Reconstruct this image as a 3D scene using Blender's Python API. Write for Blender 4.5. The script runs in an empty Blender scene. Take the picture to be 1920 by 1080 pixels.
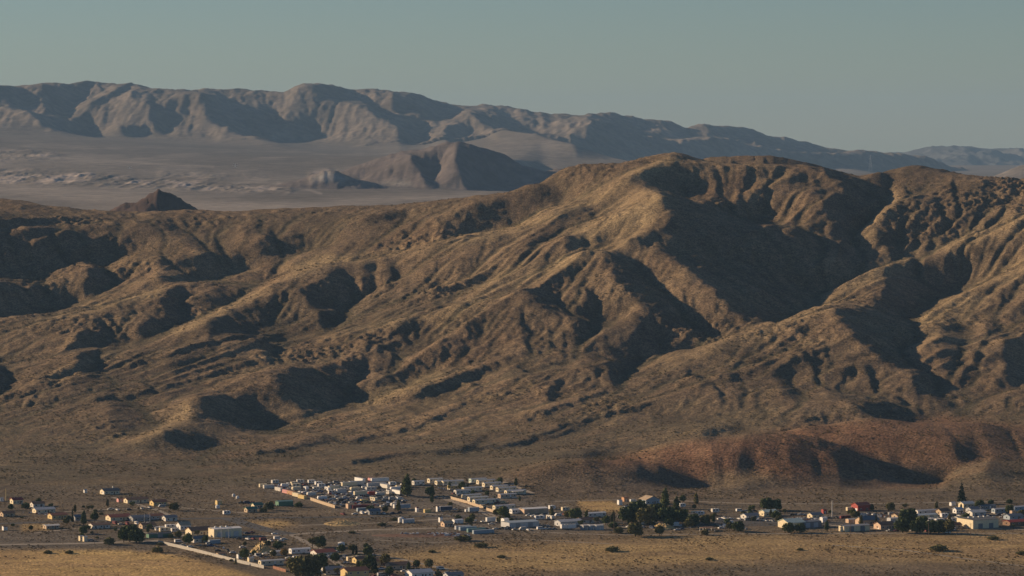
import bpy, bmesh, math, random
import numpy as np
from mathutils import Vector, Matrix

C = bpy.context.scene
# ================================================================ camera, sky, sun, exposure
F = 6831.0            # focal length in pixels of a 1920 wide frame
CAMZ = 280.0
PITCH = math.atan(290.0 / F)
SUN_EL, SUN_AZ = math.radians(17.0), math.radians(20.0)      # the sun stands left of the view, a little behind the scene
cam = bpy.data.cameras.new("camera"); cam_o = bpy.data.objects.new("camera", cam); C.collection.objects.link(cam_o)
cam.sensor_width = 36.0; cam.lens = F / 1920 * 36.0
cam.clip_start = 5.0; cam.clip_end = 200000.0
cam_o.location = (0, 0, CAMZ); cam_o.rotation_euler = (math.pi / 2 - PITCH, 0, 0)
C.camera = cam_o

world = bpy.data.worlds.new("World"); C.world = world; world.use_nodes = True
wn = world.node_tree.nodes; wl = world.node_tree.links; wn.clear()
sky = wn.new('ShaderNodeTexSky'); sky.sky_type = 'NISHITA'; sky.sun_disc = False
sky.sun_elevation = SUN_EL
sky.sun_rotation = math.radians(-90) + SUN_AZ
sky.altitude = 900; sky.air_density = 1.0; sky.dust_density = 0.15; sky.ozone_density = 4.2
bg = wn.new('ShaderNodeBackground'); bg.inputs['Strength'].default_value = 0.05
wo = wn.new('ShaderNodeOutputWorld'); wl.new(sky.outputs[0], bg.inputs[0]); wl.new(bg.outputs[0], wo.inputs[0])

sun = bpy.data.lights.new("sun", 'SUN'); sun.energy = 5.0; sun.angle = math.radians(0.6); sun.color = (1.0, 0.73, 0.46)
sun_o = bpy.data.objects.new("sun", sun); C.collection.objects.link(sun_o)
to_sun = Vector((-math.cos(SUN_EL) * math.cos(SUN_AZ), math.cos(SUN_EL) * math.sin(SUN_AZ), math.sin(SUN_EL)))
sun_o.rotation_euler = to_sun.to_track_quat('Z', 'Y').to_euler()
C.view_settings.view_transform = 'Standard'; C.view_settings.look = 'None'
C.view_settings.exposure = 0.29; C.view_settings.gamma = 1.0; C.view_settings.use_curve_mapping = False
try:
    C.cycles.volume_bounces = 0; C.cycles.max_bounces = 4; C.cycles.diffuse_bounces = 2
except Exception: pass
HAZE_DENSITY = 1.85e-5

# ================================================================ land shaping
CP, SP = math.cos(PITCH), math.sin(PITCH)

def project(X, Y, Z):
    d = Y * CP - (Z - CAMZ) * SP
    u = Y * SP + (Z - CAMZ) * CP
    return 960 + F * X / d, 540 - F * u / d

def z_at(py, Y):
    t = (540 - py) / F
    return CAMZ + Y * (-SP + t * CP) / (CP + t * SP)

def flat_y(py, z=0.0):
    t = (540 - py) / F
    return (CAMZ - z) / (SP - t * CP) * (CP + t * SP)

def interp(tab, x):
    return np.interp(x, [p[0] for p in tab], [p[1] for p in tab])

def smooth_poly(tab, x, w=12):
    return sum(interp(tab, x + k) for k in (-w, -w / 2, 0, w / 2, w)) / 5

# ---------------------------------------------------------------- noise
def value_noise(x, y, seed):
    xi = np.floor(x).astype(np.int64); yi = np.floor(y).astype(np.int64)
    fx = x - xi; fy = y - yi
    fx = fx * fx * fx * (fx * (fx * 6 - 15) + 10); fy = fy * fy * fy * (fy * (fy * 6 - 15) + 10)
    def h(a, b):
        n = (a * 374761393 + b * 668265263 + seed * 974634777) & 0xFFFFFFFF
        n = ((n ^ (n >> 13)) * 1274126177) & 0xFFFFFFFF
        return ((n ^ (n >> 16)) & 0xFFFF) / 32767.5 - 1.0
    a = h(xi, yi); b = h(xi + 1, yi); c = h(xi, yi + 1); d = h(xi + 1, yi + 1)
    return (a + (b - a) * fx) * (1 - fy) + (c + (d - c) * fx) * fy

def fbm(x, y, seed, octaves=5, gain=0.5, ridged=False):
    s = 0; amp = 1.0
    for o in range(octaves):
        n = value_noise(x * 2 ** o + 17.3 * o, y * 2 ** o - 9.1 * o, seed + o)
        if ridged: n = 1 - 2 * np.abs(n)
        s = s + amp * n; amp *= gain
    return s

def blur(a, s0, s1=None):
    s1 = s0 if s1 is None else s1
    for ax, s in ((0, s0), (1, s1)):
        if s <= 0: continue
        r = int(3 * s) + 1
        k = np.exp(-0.5 * (np.arange(-r, r + 1) / s) ** 2); k /= k.sum()
        pad = [(0, 0), (0, 0)]; pad[ax] = (r, r)
        p = np.pad(a, pad, mode='edge')
        out = np.zeros_like(a)
        for i, w in enumerate(k):
            out += w * (p[i:i + a.shape[0], :] if ax == 0 else p[:, i:i + a.shape[1]])
        a = out
    return a

# ---------------------------------------------------------------- relief maps (which way each slope faces)
class Chart:
    """Holds a value for each direction seen, filled from outlines of the slopes."""
    def __init__(s, x0, y0, x1, y1, step=2.0, fill=0.0):
        s.x0, s.y0, s.step = x0, y0, step
        s.w = int((x1 - x0) / step) + 1; s.h = int((y1 - y0) / step) + 1
        s.a = np.full((s.h, s.w), fill)
        s.gx, s.gy = np.meshgrid(x0 + step * np.arange(s.w), y0 + step * np.arange(s.h))
    def poly(s, pts, val, soft=0.0, mode='set'):
        xs = [p[0] for p in pts]; ys = [p[1] for p in pts]
        pad = 3 * soft + 3
        i0 = max(0, int((min(ys) - pad - s.y0) / s.step)); i1 = min(s.h, int((max(ys) + pad - s.y0) / s.step) + 2)
        j0 = max(0, int((min(xs) - pad - s.x0) / s.step)); j1 = min(s.w, int((max(xs) + pad - s.x0) / s.step) + 2)
        if i1 <= i0 or j1 <= j0: return
        gx = s.gx[i0:i1, j0:j1]; gy = s.gy[i0:i1, j0:j1]
        ins = np.zeros(gx.shape, bool); n = len(pts)
        for k in range(n):
            (xa, ya), (xb, yb) = pts[k], pts[(k + 1) % n]
            if ya == yb: continue
            c = ((ya > gy) != (yb > gy)) & (gx < (xb - xa) * (gy - ya) / (yb - ya) + xa)
            ins ^= c
        m = ins.astype(float)
        if soft > 0: m = blur(m, soft / s.step)
        s._put(i0, i1, j0, j1, m, val, mode)
    def line(s, pts, width, val, mode='set'):
        xs = [p[0] for p in pts]; ys = [p[1] for p in pts]; pad = 2.5 * width
        i0 = max(0, int((min(ys) - pad - s.y0) / s.step)); i1 = min(s.h, int((max(ys) + pad - s.y0) / s.step) + 2)
        j0 = max(0, int((min(xs) - pad - s.x0) / s.step)); j1 = min(s.w, int((max(xs) + pad - s.x0) / s.step) + 2)
        if i1 <= i0 or j1 <= j0: return
        gx = s.gx[i0:i1, j0:j1]; gy = s.gy[i0:i1, j0:j1]
        d2 = np.full(gx.shape, 1e9)
        for (xa, ya), (xb, yb) in zip(pts[:-1], pts[1:]):
            vx, vy = xb - xa, yb - ya; L = vx * vx + vy * vy + 1e-9
            t = np.clip(((gx - xa) * vx + (gy - ya) * vy) / L, 0, 1)
            d2 = np.minimum(d2, (gx - xa - t * vx) ** 2 + (gy - ya - t * vy) ** 2)
        m = np.exp(-d2 / (0.72 * width * width))
        s._put(i0, i1, j0, j1, m, val, mode)
    def _put(s, i0, i1, j0, j1, m, val, mode):
        v = s.a[i0:i1, j0:j1]
        if mode == 'set': s.a[i0:i1, j0:j1] = v * (1 - m) + val * m
        else: s.a[i0:i1, j0:j1] = v + val * m
    def get(s, px, py):
        x = (px - s.x0) / s.step; y = (py - s.y0) / s.step
        W = s.w - 1
        x = np.abs(x); x = W - np.abs(W - x % (2 * W)); x = np.clip(x, 0, W - 1e-3)
        y = np.clip(y, 0, s.h - 1.001)
        xi = x.astype(int); yi = y.astype(int); fx = x - xi; fy = y - yi
        a = s.a
        return (a[yi, xi] * (1 - fx) + a[yi, xi + 1] * fx) * (1 - fy) + (a[yi + 1, xi] * (1 - fx) + a[yi + 1, xi + 1] * fx) * fy

def tent(X, Y, pts, s_left, s_right, round_=8.0, s_near=None):
    """height of a ridge: crest points (px, py, Y), falling away at the given slopes"""
    P = []
    for px, py, yy in pts:
        z = z_at(py, yy); d = yy * CP - (z - CAMZ) * SP
        P.append(((px - 960) / F * d, yy, z))
    best = np.full(X.shape, -1e9)
    for (xa, ya, za), (xb, yb, zb) in zip(P[:-1], P[1:]):
        vx, vy = xb - xa, yb - ya; L = vx * vx + vy * vy + 1e-9
        t = np.clip(((X - xa) * vx + (Y - ya) * vy) / L, 0, 1)
        dx = X - xa - t * vx; dy = Y - ya - t * vy
        d = np.sqrt(dx * dx + dy * dy) + 1e-6
        side = dx / d
        sl = np.where(side < 0, s_left, s_right) if s_near is None else \
            (s_left * np.clip(-side, 0, 1) + s_right * np.clip(side, 0, 1) + s_near * (1 - np.abs(side)))
        zz = za + t * (zb - za) - sl * (np.sqrt(d * d + round_ * round_) - round_)
        best = np.maximum(best, zz)
    return best

def smax(a, b, k):
    h = np.clip(0.5 + 0.5 * (a - b) / k, 0, 1)
    return b + (a - b) * h + k * h * (1 - h)

def shade_top(A, B, z):
    """height of the sun's shadow over every point"""
    da = A[0, 1] - A[0, 0]; db = B[1, 0] - B[0, 0]; Y = np.exp(B)
    H = z.copy(); te = math.tan(SUN_EL) / math.cos(SUN_AZ); sh = math.tan(SUN_AZ) * da / db
    r = np.clip(np.arange(z.shape[0]) + sh, 0, z.shape[0] - 1.001); ri = r.astype(int); fr = r - ri
    for j in range(1, z.shape[1]):
        up = H[:, j - 1]
        H[:, j] = np.maximum(z[:, j], up[ri] * (1 - fr) + up[ri + 1] * fr - da * Y[:, j] * te)
    return H

def solve_relief(z0, A, B, g, iters, chart_get, valid, alpha=0.3, lam=0.08, damp=0.6, depth0=8.0, depth1=22.0, keep=0.0):
    """height field whose slope along the sun follows the chart"""
    na = A.shape[1]; nb = A.shape[0]
    da = A[0, 1] - A[0, 0]; db = B[1, 0] - B[0, 0]
    Y = np.exp(B); X = A * Y
    pa, pb = na // 6, nb // 6
    wa = np.clip(np.minimum(np.arange(na), np.arange(na)[::-1]) / 40.0, 0, 1)[None, :]
    wb = np.clip(np.minimum(np.arange(nb), np.arange(nb)[::-1]) / 30.0, 0, 1)[:, None]
    kx = 2 * np.pi * np.fft.fftfreq(na + 2 * pa, da)[None, :]
    ky = 2 * np.pi * np.fft.fftfreq(nb + 2 * pb, db)[:, None]
    sx, sy = -math.cos(SUN_AZ), math.sin(SUN_AZ)      # horizontal direction towards the sun
    Ds = 1j * (kx * sx + ky * sy); Dt = 1j * (-kx * sy + ky * sx)
    den = np.abs(Ds) ** 2 + alpha * np.abs(Dt) ** 2 + 1.0 / lam ** 2
    h0 = z0 / Y
    def dirslope(z):
        gb, ga = np.gradient(z, db, da)
        zx = ga / Y; zy = gb / Y - A * ga / Y
        return sx * zx + sy * zy, -sy * zx + sx * zy
    s0, t0 = dirslope(z0)
    h = np.zeros_like(z0); ease = 0.0
    for it in range(iters):
        z = z0 + h * Y
        px, py = project(X, Y, z)
        tgt = chart_get(px, py)
        if it > 1:
            deep = shade_top(A, B, z) - z
            ease = ease + 0.5 * (np.clip((deep - depth0) / depth1, 0, 1) - ease)
            tgt = np.where(tgt < -0.1, tgt + ease * 0.45, tgt + np.clip(deep / depth0, 0, 1) * 0.12)
        q = (-tgt - s0 * (1 - keep)) * valid * wa * wb                # chart: + faces the sun, so height falls towards it
        # leave the broad form of z0 alone
        qp = np.pad(q, ((pb, pb), (pa, pa)))
        hh = np.real(np.fft.ifft2(np.conj(Ds) * np.fft.fft2(qp) / den))[pb:pb + nb, pa:pa + na]
        h = h + damp * (hh - h) if it else hh
    return z0 + h * Y

def erode(z, cell, drops, steps, seed=3, rate=0.25, inertia=0.25, mask=None, maxdrop=0.35):
    """rain running down the slopes, many drops at a time"""
    rng = np.random.RandomState(seed)
    H, W = z.shape; z = z.copy(); flat = z.ravel(); seen = np.zeros(flat.size)
    batch = 30000
    for b in range(max(1, drops // batch)):
        x = rng.uniform(1, W - 3, batch); y = rng.uniform(1, H - 3, batch)
        dx = np.zeros(batch); dy = np.zeros(batch); sed = np.zeros(batch); wat = np.ones(batch); spd = np.ones(batch)
        alive = np.ones(batch, bool)
        for st in range(steps):
            xi = x.astype(int); yi = y.astype(int); fx = x - xi; fy = y - yi
            i = yi * W + xi
            a, bb, c, d = flat[i], flat[i + 1], flat[i + W], flat[i + W + 1]
            gx = (bb - a) * (1 - fy) + (d - c) * fy; gy = (c - a) * (1 - fx) + (d - bb) * fx
            h0 = (a * (1 - fx) + bb * fx) * (1 - fy) + (c * (1 - fx) + d * fx) * fy
            dx = dx * inertia - gx * (1 - inertia); dy = dy * inertia - gy * (1 - inertia)
            L = np.sqrt(dx * dx + dy * dy) + 1e-9
            dx /= L; dy /= L
            nx = x + dx; ny = y + dy
            ok = (nx > 1) & (nx < W - 3) & (ny > 1) & (ny < H - 3) & alive
            nx = np.where(ok, nx, x); ny = np.where(ok, ny, y)
            xj = nx.astype(int); yj = ny.astype(int); fu = nx - xj; fv = ny - yj; j = yj * W + xj
            h1 = (flat[j] * (1 - fu) + flat[j + 1] * fu) * (1 - fv) + (flat[j + W] * (1 - fu) + flat[j + W + 1] * fu) * fv
            dh = h1 - h0
            cap = np.maximum(-dh, 0.01) * spd * wat * 6.0
            dep = np.where(dh > 0, np.minimum(dh, sed), np.where(sed > cap, (sed - cap) * 0.2, 0))
            ero = np.where((dh <= 0) & (sed <= cap), np.minimum(np.minimum((cap - sed) * rate, -dh), maxdrop), 0)
            if mask is not None: ero = ero * mask.ravel()[i]
            amt = np.where(ok, dep - ero, 0)
            np.add.at(flat, i, amt * (1 - fx) * (1 - fy)); np.add.at(flat, i + 1, amt * fx * (1 - fy))
            np.add.at(flat, i + W, amt * (1 - fx) * fy); np.add.at(flat, i + W + 1, amt * fx * fy)
            np.add.at(seen, i, ok * 1.0)
            sed = sed - np.where(ok, dep - ero, 0)
            spd = np.sqrt(np.maximum(spd * spd * 0.9 - dh * 0.5, 0.05)); spd = np.minimum(spd, 2.5)
            wat *= 0.985
            alive = ok
            x, y = nx, ny
    return flat.reshape(H, W), seen.reshape(H, W)

SKY1 = [(-400,372),(0,372),(40,376),(90,385),(150,391),(215,394),(260,396),(400,399),(500,396),(600,392),(680,388),(740,384),(800,378),(860,373),(905,370),(955,364),(985,353),(1010,347),(1035,330),(1060,317),(1090,309),(1120,307),(1160,308),(1200,299),(1235,292),(1265,289),(1300,297),(1340,305),(1400,310),(1450,312),(1480,308),(1510,306),(1545,314),(1580,325),(1620,332),(1650,327),(1670,321),(1700,314),(1720,311),(1760,318),(1800,327),(1850,334),(1920,338),(2320,330)]
DARK = [
 (1.0, 4, [(0,437),(30,440),(60,435),(95,432),(130,437),(165,447),(210,455),(255,465),(290,474),(240,471),(215,480),(190,492),(165,500),(130,500),(100,505),(80,515),(50,526),(0,524)]),
 (1.1, 3, [(0,527),(50,530),(85,543),(135,551),(150,550),(115,568),(105,580),(103,592),(45,598),(20,580),(0,572)]),
 (1.0, 3, [(165,500),(200,505),(240,515),(250,518),(200,538),(160,552),(140,550),(160,535),(163,515)]),
 (1.1, 3, [(296,476),(312,484),(360,486),(375,480),(410,469),(450,476),(462,492),(430,508),(395,525),(370,533),(330,536),(300,525),(305,505),(298,490)]),
 (0.8, 5, [(270,420),(310,425),(350,432),(380,440),(415,447),(430,450),(430,467),(405,470),(370,465),(340,450),(300,435),(275,430)]),
 (0.6, 4, [(0,413),(40,417),(80,424),(95,428),(40,430),(0,425)]),
 (1.1, 3, [(500,440),(525,447),(560,452),(612,457),(600,462),(560,470),(510,486),(490,482),(483,470),(490,455)]),
 (0.7, 4, [(545,440),(575,438),(580,448),(550,452)]),
 (0.9, 3, [(715,400),(735,397),(762,400),(766,406),(758,416),(735,421),(700,424),(682,418),(690,412),(715,411)]),
 (1.1, 3, [(810,406),(850,402),(868,394),(900,385),(930,372),(960,366),(985,354),(1015,350),(1040,355),(1051,368),(1050,382),(1020,395),(990,410),(960,425),(930,430),(890,440),(850,450),(825,452),(832,435),(825,420)]),
 (0.7, 5, [(1035,397),(1060,386),(1090,383),(1108,388),(1114,402),(1105,412),(1080,415),(1040,418)]),
 (1.0, 3, [(1062,450),(1130,448),(1158,458),(1130,470),(1100,477),(1062,480),(1055,465)]),
 (0.6, 6, [(985,450),(1010,455),(1035,485),(1020,492),(990,480)]),
 (1.15, 3, [(1165,350),(1200,332),(1230,325),(1268,322),(1278,350),(1288,378),(1340,380),(1400,385),(1428,397),(1412,430),(1450,431),(1500,437),(1540,442),(1592,452),(1606,463),(1650,470),(1710,473),(1690,487),(1650,510),(1600,525),(1560,545),(1540,556),(1530,572),(1520,590),(1490,600),(1455,611),(1425,612),(1400,600),(1370,580),(1345,560),(1335,545),(1310,530),(1290,518),(1270,500),(1250,482),(1225,472),(1190,463),(1160,458),(1200,445),(1240,430),(1262,412),(1238,395),(1240,380),(1230,366),(1190,355)]),
 (1.2, 3, [(1545,312),(1580,325),(1620,332),(1650,327),(1663,330),(1670,352),(1665,370),(1655,390),(1640,405),(1620,420),(1600,440),(1592,452),(1560,450),(1560,420),(1550,400),(1545,375),(1585,365),(1590,355),(1570,335),(1550,325)]),
 (1.15, 3, [(1125,480),(1160,475),(1195,490),(1215,510),(1230,525),(1245,545),(1275,575),(1290,592),(1320,615),(1338,628),(1335,638),(1318,638),(1290,622),(1260,608),(1230,597),(1205,580),(1180,555),(1165,535),(1150,520),(1140,500)]),
 (1.15, 3, [(1080,535),(1115,545),(1120,560),(1125,580),(1135,590),(1128,610),(1118,625),(1090,650),(1083,660),(1075,650),(1080,630),(1075,605),(1050,595),(1020,580),(1005,560),(985,545),(1000,545),(1040,560),(1070,570),(1097,573),(1095,560),(1085,550)]),
 (1.15, 3, [(1205,600),(1222,605),(1232,630),(1250,655),(1262,650),(1290,640),(1315,648),(1290,658),(1240,665),(1210,675),(1190,690),(1175,705),(1165,718),(1150,722),(1143,710),(1145,685),(1155,672),(1175,665),(1180,640),(1190,615)]),
 (0.5, 5, [(1120,640),(1160,615),(1185,612),(1180,665),(1150,672)]),
 (1.0, 2, [(1025,730),(1040,718),(1058,714),(1045,735),(1032,755),(1018,757)]),
 (0.8, 2, [(1105,712),(1125,692),(1142,688),(1135,705),(1115,716)]),
 (1.2, 3, [(560,545),(590,540),(612,532),(618,510),(640,507),(650,520),(660,540),(668,556),(672,566),(655,578),(640,600),(636,616),(604,628),(600,610),(590,585),(575,560)]),
 (1.0, 3, [(680,500),(700,490),(702,520),(705,540),(700,550),(685,557),(672,565),(680,535),(675,520)]),
 (0.9, 3, [(720,485),(735,482),(745,495),(752,510),(750,525),(735,535),(725,540),(722,520),(725,500)]),
 (1.1, 3, [(340,545),(350,560),(345,570),(335,582),(352,595),(340,607),(310,622),(275,635),(262,640),(258,622),(275,605),(305,600),(310,590),(302,580),(305,565),(325,552)]),
 (0.7, 4, [(380,537),(400,533),(422,542),(432,556),(428,572),(413,575),(405,560)]),
 (1.1, 3, [(395,605),(430,600),(450,610),(485,620),(475,635),(440,650),(400,658),(395,645),(390,625)]),
 (1.0, 3, [(480,580),(500,570),(506,590),(500,612),(485,618),(478,600)]),
 (1.0, 3, [(142,650),(145,640),(165,632),(180,620),(208,612),(200,625),(185,640),(165,652),(148,656)]),
 (0.6, 5, [(150,625),(180,600),(208,600),(208,612),(170,632)]),
 (1.0, 2, [(205,652),(215,638),(232,630),(250,637),(240,645),(215,655)]),
 (0.9, 2, [(143,678),(165,667),(190,654),(192,663),(168,680),(182,690),(155,702),(150,690)]),
 (1.0, 3, [(-20,680),(0,683),(10,690),(15,710),(30,720),(5,732),(-20,734)]),
 (0.9, 4, [(205,750),(235,747),(260,758),(272,770),(240,776),(208,768)]),
 (1.1, 4, [(358,762),(400,750),(440,748),(475,763),(490,780),(520,798),(516,812),(480,808),(440,800),(410,790),(370,775)]),
 (1.0, 4, [(300,815),(335,808),(375,818),(415,824),(402,836),(365,844),(328,838)]),
 (0.7, 4, [(300,737),(330,732),(358,745),(330,753)]),
 (0.7, 3, [(230,800),(265,788),(262,800),(245,813)]),
 (1.1, 4, [(530,710),(570,703),(610,710),(635,725),(650,745),(665,752),(655,762),(635,758),(600,770),(570,776),(555,765),(530,745),(515,735)]),
 (0.9, 4, [(638,688),(660,678),(682,684),(678,700),(662,716),(645,706)]),
 (0.8, 4, [(688,648),(720,642),(734,650),(730,662),(705,662)]),
 (1.15, 3, [(774,758),(790,740),(825,730),(850,710),(880,698),(915,692),(905,705),(870,715),(845,730),(825,745),(800,758)]),
 (0.9, 2, [(722,680),(732,697),(762,716),(755,725),(735,714),(726,700)]),
 (0.8, 2, [(800,685),(812,690),(816,705),(806,705)]),
 (1.0, 2, [(480,650),(500,638),(530,640),(535,648),(520,662),(515,675),(485,682),(500,670),(490,660)]),
 (0.7, 3, [(748,612),(762,606),(770,625),(765,640),(755,632)]),
 (0.8, 2, [(862,852),(880,835),(922,812),(890,840),(874,858)]),
 (0.8, 3, [(640,830),(540,845),(560,835),(620,818)]),
 (1.2, 3, [(1665,510),(1680,500),(1690,492),(1740,486),(1800,480),(1822,478),(1820,500),(1815,525),(1818,530),(1790,545),(1755,570),(1725,590),(1720,605),(1715,635),(1700,655),(1688,665),(1690,680),(1720,695),(1750,710),(1758,718),(1750,735),(1735,745),(1710,730),(1715,712),(1690,692),(1660,685),(1640,675),(1610,655),(1590,635),(1575,610),(1563,590),(1600,583),(1640,580),(1645,560),(1660,530)]),
 (0.8, 2, [(1748,368),(1758,375),(1765,400),(1772,425),(1762,422),(1750,400)]),
 (0.9, 3, [(1640,440),(1665,430),(1685,440),(1688,462),(1660,466),(1645,455)]),
 (0.7, 2, [(1720,425),(1730,430),(1722,455),(1715,440)]),
 (0.8, 4, [(1780,620),(1800,625),(1812,650),(1805,672),(1790,690),(1765,702),(1768,660),(1760,640)]),
 (0.7, 3, [(1846,588),(1870,605),(1872,640),(1855,640)]),
 (1.0, 4, [(1870,642),(1900,648),(1960,655),(1960,705),(1890,725),(1865,735),(1880,700),(1885,665)]),
 (0.9, 4, [(1580,754),(1640,760),(1700,768),(1745,778),(1752,794),(1700,792),(1640,785),(1600,770)]),
 (0.8, 3, [(1545,720),(1580,735),(1628,746),(1600,746),(1555,735)]),
 (0.8, 4, [(1450,692),(1475,703),(1500,738),(1495,752),(1468,742)]),
 (0.8, 3, [(1728,728),(1790,765),(1830,785),(1800,780),(1750,752)]),
 (0.5, 6, [(1500,775),(1560,783),(1575,795),(1520,795)]),
 (1.0, 4, [(1020,874),(1060,857),(1110,850),(1172,844),(1162,853),(1120,863),(1060,870),(1025,882)]),
 (1.15, 2, [(1135,862),(1200,870),(1260,878),(1290,882),(1312,892),(1347,905),(1325,922),(1290,925),(1250,912),(1210,895),(1160,876)]),
 (0.9, 4, [(1312,816),(1350,800),(1390,794),(1396,804),(1340,823)]),
 (0.62, 6, [(1358,846),(1385,848),(1412,858),(1410,885),(1396,896),(1380,880),(1368,862)]),
 (1.0, 4, [(1380,922),(1400,906),(1430,896),(1475,898),(1498,905),(1498,928),(1460,931),(1420,932)]),
 (1.3, 1.5, [(1485,829),(1550,836),(1620,847),(1680,857),(1730,867),(1784,876),(1772,890),(1757,906),(1730,902),(1690,892),(1650,885),(1640,875),(1600,862),(1560,850)]),
 (0.7, 6, [(1520,862),(1600,885),(1640,890),(1700,895),(1740,905),(1700,912),(1640,918),(1590,925),(1550,905),(1530,885)]),
 (0.7, 6, [(1780,838),(1805,826),(1828,830),(1845,848),(1852,864),(1815,862),(1790,850)]),
 (0.9, 5, [(1850,866),(1880,868),(1960,880),(1960,900),(1880,902),(1850,890)]),
 (0.6, 3, [(1300,575),(1308,600),(1316,618),(1308,615),(1298,595)]),
 (0.6, 3, [(1322,560),(1330,590),(1338,612),(1330,605),(1320,585)]),
 (0.5, 2, [(996,640),(1006,642),(1004,662),(998,660)]),
 (0.5, 2, [(1012,640),(1020,642),(1018,655),(1012,652)]),
 (0.5, 4, [(970,585),(985,600),(990,640),(975,620)]),
]
LIT = [
 (0.7, 12, [(1180,862),(1260,850),(1345,845)]), (0.6, 12, [(1500,812),(1570,826),(1650,838)]), (0.6, 12, [(1690,855),(1770,845)]), (0.6, 10, [(990,903),(1050,893),(1100,890)]), (0.6, 10, [(1420,850),(1450,870),(1420,890)]), (0.5, 12, [(1560,805),(1640,800)]), (0.5, 14, [(1700,810),(1740,830)]),
 (0.8, 9, [(1262,294),(1215,318),(1160,345),(1100,372),(1050,394),(1000,418),(960,432),(890,447),(830,458),(740,480),(680,484),(600,492),(530,505)]),
 (0.8, 16, [(1235,372),(1190,388),(1165,403),(1120,432),(1090,448)]),
 (0.7, 12, [(1215,412),(1190,438),(1150,456),(1080,478),(1000,498),(940,522),(895,548),(850,582),(820,605)]),
 (0.9, 9, [(800,500),(740,532),(695,560),(660,588),(642,618)]),
 (0.9, 8, [(850,585),(790,594),(720,607),(645,626),(590,634),(520,648)]),
 (0.8, 8, [(978,562),(930,580),(870,612),(810,648),(765,680)]),
 (0.9, 8, [(620,482),(560,500),(525,520),(480,553),(430,577),(380,597),(330,622),(285,643)]),
 (0.7, 7, [(380,520),(300,545),(220,577),(170,592),(60,602),(0,614)]),
 (0.7, 8, [(300,516),(250,531),(195,547),(135,572),(108,590)]),
 (1.0, 8, [(1705,480),(1650,513),(1600,532),(1560,552),(1542,578),(1505,605),(1440,617),(1380,640),(1310,658),(1240,673),(1200,692)]),
 (0.9, 12, [(1960,405),(1920,415),(1850,440),(1780,462),(1720,480)]),
 (0.9, 18, [(1960,485),(1920,502),(1850,535),(1790,565),(1745,592),(1728,620)]),
 (0.9, 14, [(1680,335),(1680,370),(1660,402),(1630,432),(1612,448)]),
 (0.7, 12, [(1545,385),(1500,405),(1435,422)]),
 (0.9, 8, [(1215,568),(1180,590),(1130,615),(1092,655)]),
 (0.5, 12, [(1240,505),(1262,545),(1300,585),(1345,625)]),
 (0.8, 10, [(1440,882),(1385,902),(1335,928)]),
 (0.9, 14, [(1850,862),(1800,880),(1775,898),(1768,912)]),
 (0.7, 12, [(350,775),(320,800),(260,825),(200,838)]),
 (0.7, 7, [(665,760),(720,748),(780,722),(822,704),(890,685)]),
 (0.6, 6, [(500,722),(430,742),(350,758),(290,775)]),
 (0.6, 8, [(700,665),(690,690),(668,712)]),
 (0.8, 5, [(668,520),(672,540),(680,552)]),
 (0.8, 6, [(708,500),(706,525),(706,548)]),
 (0.7, 7, [(345,558),(360,575),(352,592)]),
 (0.6, 6, [(500,620),(470,640),(410,662)]),
 (0.7, 8, [(1070,310),(1045,330),(1058,360),(1062,380)]),
 (0.6, 14, [(1100,330),(1080,360)]),
 (0.7, 8, [(1420,620),(1330,655),(1230,685),(1200,700)]),
 (0.6, 8, [(1560,640),(1520,660),(1450,690)]),
 (0.7, 10, [(1760,640),(1700,690),(1740,705)]),
 (0.5, 12, [(1250,850),(1180,855),(1160,850)]),
 (0.7, 8, [(200,655),(140,680),(100,705),(20,735)]),
 (0.6, 8, [(250,650),(200,680),(120,715)]),
 (0.6, 8, [(1895,735),(1850,755),(1810,780)]),
 (0.5, 20, [(205,500),(250,490),(285,500)]),
 (0.6, 12, [(70,540),(110,530)]),
 (0.7, 12, [(60,470),(100,475)]),
]
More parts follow.
